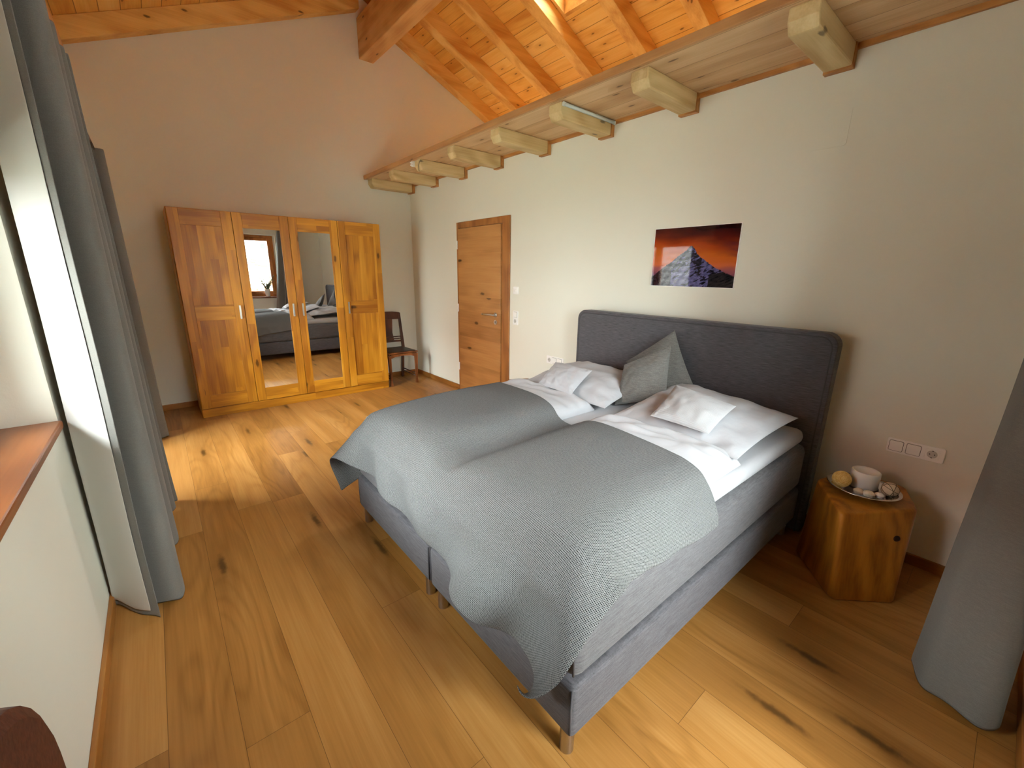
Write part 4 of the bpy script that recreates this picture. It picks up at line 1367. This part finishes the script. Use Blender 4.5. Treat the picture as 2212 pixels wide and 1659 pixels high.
# ------------------------------------------------------------------ potted plant on the front window sill
pp = thing('potted_plant', (1.98, -.37, .957), 'white pot with green sprigs on the front window sill, seen in the left mirror', 'plant')
bm = BM(); lathe(bm, [(0, 0), (.040, 0), (.046, .02), (.055, .13), (.060, .165), (.055, .167), (.050, .15), (0, .145)], (1.98, -.37, .957), 32)
obj('pot', bm, M['ceramic'], pp, smooth=True)
bm = BM(); cyl(bm, (1.98, -.37, 1.10), (1.98, -.37, 1.112), .048, seg=24)
obj('soil', bm, M['soil'], pp)
rnd = random.Random(5)
bm = BM()
for k in range(26):
    a = rnd.uniform(0, 2 * PI); L = rnd.uniform(.14, .34); s_ = rnd.uniform(.15, .42)
    p0 = Vector((1.98 + .02 * math.cos(a), -.37 + .02 * math.sin(a), 1.10)); d = Vector((math.cos(a) * s_, math.sin(a) * s_, 1)).normalized()
    pts = [p0 + d * L * q + Vector((math.cos(a), math.sin(a), 0)) * .05 * q * q for q in np.linspace(0, 1, 5)]
    tube(bm, pts, [.004, .005, .005, .004, .001], 5)
    for q in range(4):
        ball(bm, pts[1 + q % 4] + Vector((rnd.uniform(-.01, .01), rnd.uniform(-.01, .01), 0)), .011, (.6, .6, 1.6), 6, 4)
obj('foliage', bm, M['leafm'], pp, smooth=True)

# ------------------------------------------------------------------ outside: what the mirror and the glossy picture show
bm = BM(); box(bm, -40, 40, -40, 50, -3.3, -3.2)
o = struct('ground', bm, M['pavement']); tag(o, 'grey ground outside the house', 'ground')
nh = thing('neighbour_house', (3.2, -8.2, -3.2), 'white house with painted ornaments and round vent, seen through the front window in the mirror', 'house')
bm = BM(); prism(bm, [(-1.5, -3.2), (8.0, -3.2), (8.0, 1.9), (3.3, 3.75), (-1.5, 1.9)], 1, -12, -8)
obj('wall', bm, M['facade'], nh)
bm = BM()
prism(bm, [(-2.1, 1.66), (3.3, 3.75), (8.6, 1.66), (8.6, 1.84), (3.3, 3.95), (-2.1, 1.84)], 1, -12.3, -7.4)
obj('roof', bm, M['tiles'], nh)
bm = BM(); cyl(bm, (3.38, -8.0, 2.41), (3.38, -7.985, 2.41), .10, seg=28)
obj('round_vent', bm, M['dark'], nh)
bm = BM()
for cx, s in ((3.0, 1), (3.52, -1)):
    tube(bm, [(cx + s * (.22 - .12 * q / 12) * math.cos(q * .42), -7.985, 1.80 + (.05 + .09 * q / 16) * math.sin(q * .42) + .012 * q) for q in range(16)], .022, 6)
    ball(bm, (cx, -7.985, 1.78), .06, (1.2, .2, 1))
tube(bm, [(2.6, -7.985, 1.72), (3.0, -7.985, 1.74), (3.3, -7.985, 1.70), (3.62, -7.985, 1.73), (3.8, -7.985, 1.60)], .03, 6)
obj('painted_ornament', bm, M['red'], nh, label='red painted scrolls')
bm = BM(); box(bm, 2.55, 3.42, -8.02, -7.985, 1.03, 1.68)
wn = obj('window', bm, M['blind'], nh)
bm = BM()
for k in range(9): box(bm, 3.46, 3.84, -7.99, -7.955, 1.03 + k * .058, 1.03 + k * .058 + .048)
box(bm, 3.455, 3.48, -7.99, -7.95, 1.02, 1.57); box(bm, 3.82, 3.845, -7.99, -7.95, 1.02, 1.57)
obj('shutter', bm, M['shutter'], nh)
bm = BM(); box(bm, 2.0, 4.6, -8.0, -7.6, .60, .88)
for k in range(14): box(bm, 2.0 + k * .19, 2.12 + k * .19, -7.6, -7.57, .1, .9)
obj('balcony', bm, M['shutter'], nh)
nb = thing('tiled_house', (-9, 7, -3.2), 'house with a grey tiled roof outside the balcony door, mirrored in the glossy picture', 'house')
bm = BM(); box(bm, -13, -7.5, 1.5, 12.5, -3.2, .8)
obj('wall', bm, M['facade'], nb)
bm = BM(); prism(bm, [(-6.9, .75), (-10.6, 3.7), (-14.3, .75), (-14.3, .60), (-10.6, 3.5), (-6.9, .60)], 1, 1.2, 12.8)
obj('roof', bm, M['tiles'], nb)
bm = BM(); box(bm, -16, -12.5, 0.0, 14, -3.2, 6.0)
obj('rear_wing', bm, simple('brick_red_facade', srgb(150, 92, 78), .9), nb)

# ------------------------------------------------------------------ daylight, camera, look
w = bpy.data.worlds.new('overcast'); scene.world = w
w.use_nodes = True
bg = w.node_tree.nodes['Background']
# an overcast sky: three times brighter overhead than at the horizon
nt = w.node_tree
tc = nt.nodes.new('ShaderNodeTexCoord'); sx = nt.nodes.new('ShaderNodeSeparateXYZ')
nt.links.new(tc.outputs['Generated'], sx.inputs[0])
ma = nt.nodes.new('ShaderNodeMath'); ma.operation = 'MULTIPLY_ADD'; ma.use_clamp = True
nt.links.new(sx.outputs[2], ma.inputs[0]); ma.inputs[1].default_value = .667; ma.inputs[2].default_value = .333
mb = nt.nodes.new('ShaderNodeMath'); mb.operation = 'MULTIPLY'; mb.inputs[1].default_value = 42.0
nt.links.new(ma.outputs[0], mb.inputs[0]); nt.links.new(mb.outputs[0], bg.inputs[1])
bg.inputs[0].default_value = (.93, 1.0, 1.02, 1)

R_ = Matrix(((0.768883, -0.639260, 0.012857), (-0.153866, -0.204509, -0.966696), (0.620600, 0.741298, -0.255604)))
cam = bpy.data.cameras.new('camera')
co_ = bpy.data.objects.new('camera', cam)
COL.objects.link(co_)
mw = Matrix.Identity(4)
for k in range(3):
    mw[k][0] = R_[0][k]; mw[k][1] = -R_[1][k]; mw[k][2] = -R_[2][k]
mw[2][3] = 1.55
co_.matrix_world = mw
cam.sensor_width = 36
cam.lens = 905.89 / 2212 * 36
cam.clip_start = .03
scene.camera = co_

scene.view_settings.view_transform = 'Standard'
scene.view_settings.look = 'None'
scene.view_settings.gamma = 1
scene.view_settings.use_curve_mapping = False
scene.view_settings.exposure = 0.9
scene.cycles.use_denoising = True
scene.cycles.max_bounces = 12
scene.cycles.diffuse_bounces = 8
scene.cycles.glossy_bounces = 4
scene.cycles.transparent_max_bounces = 12
scene.cycles.caustics_reflective = False
scene.cycles.caustics_refractive = False
scene.cycles.sample_clamp_indirect = 6
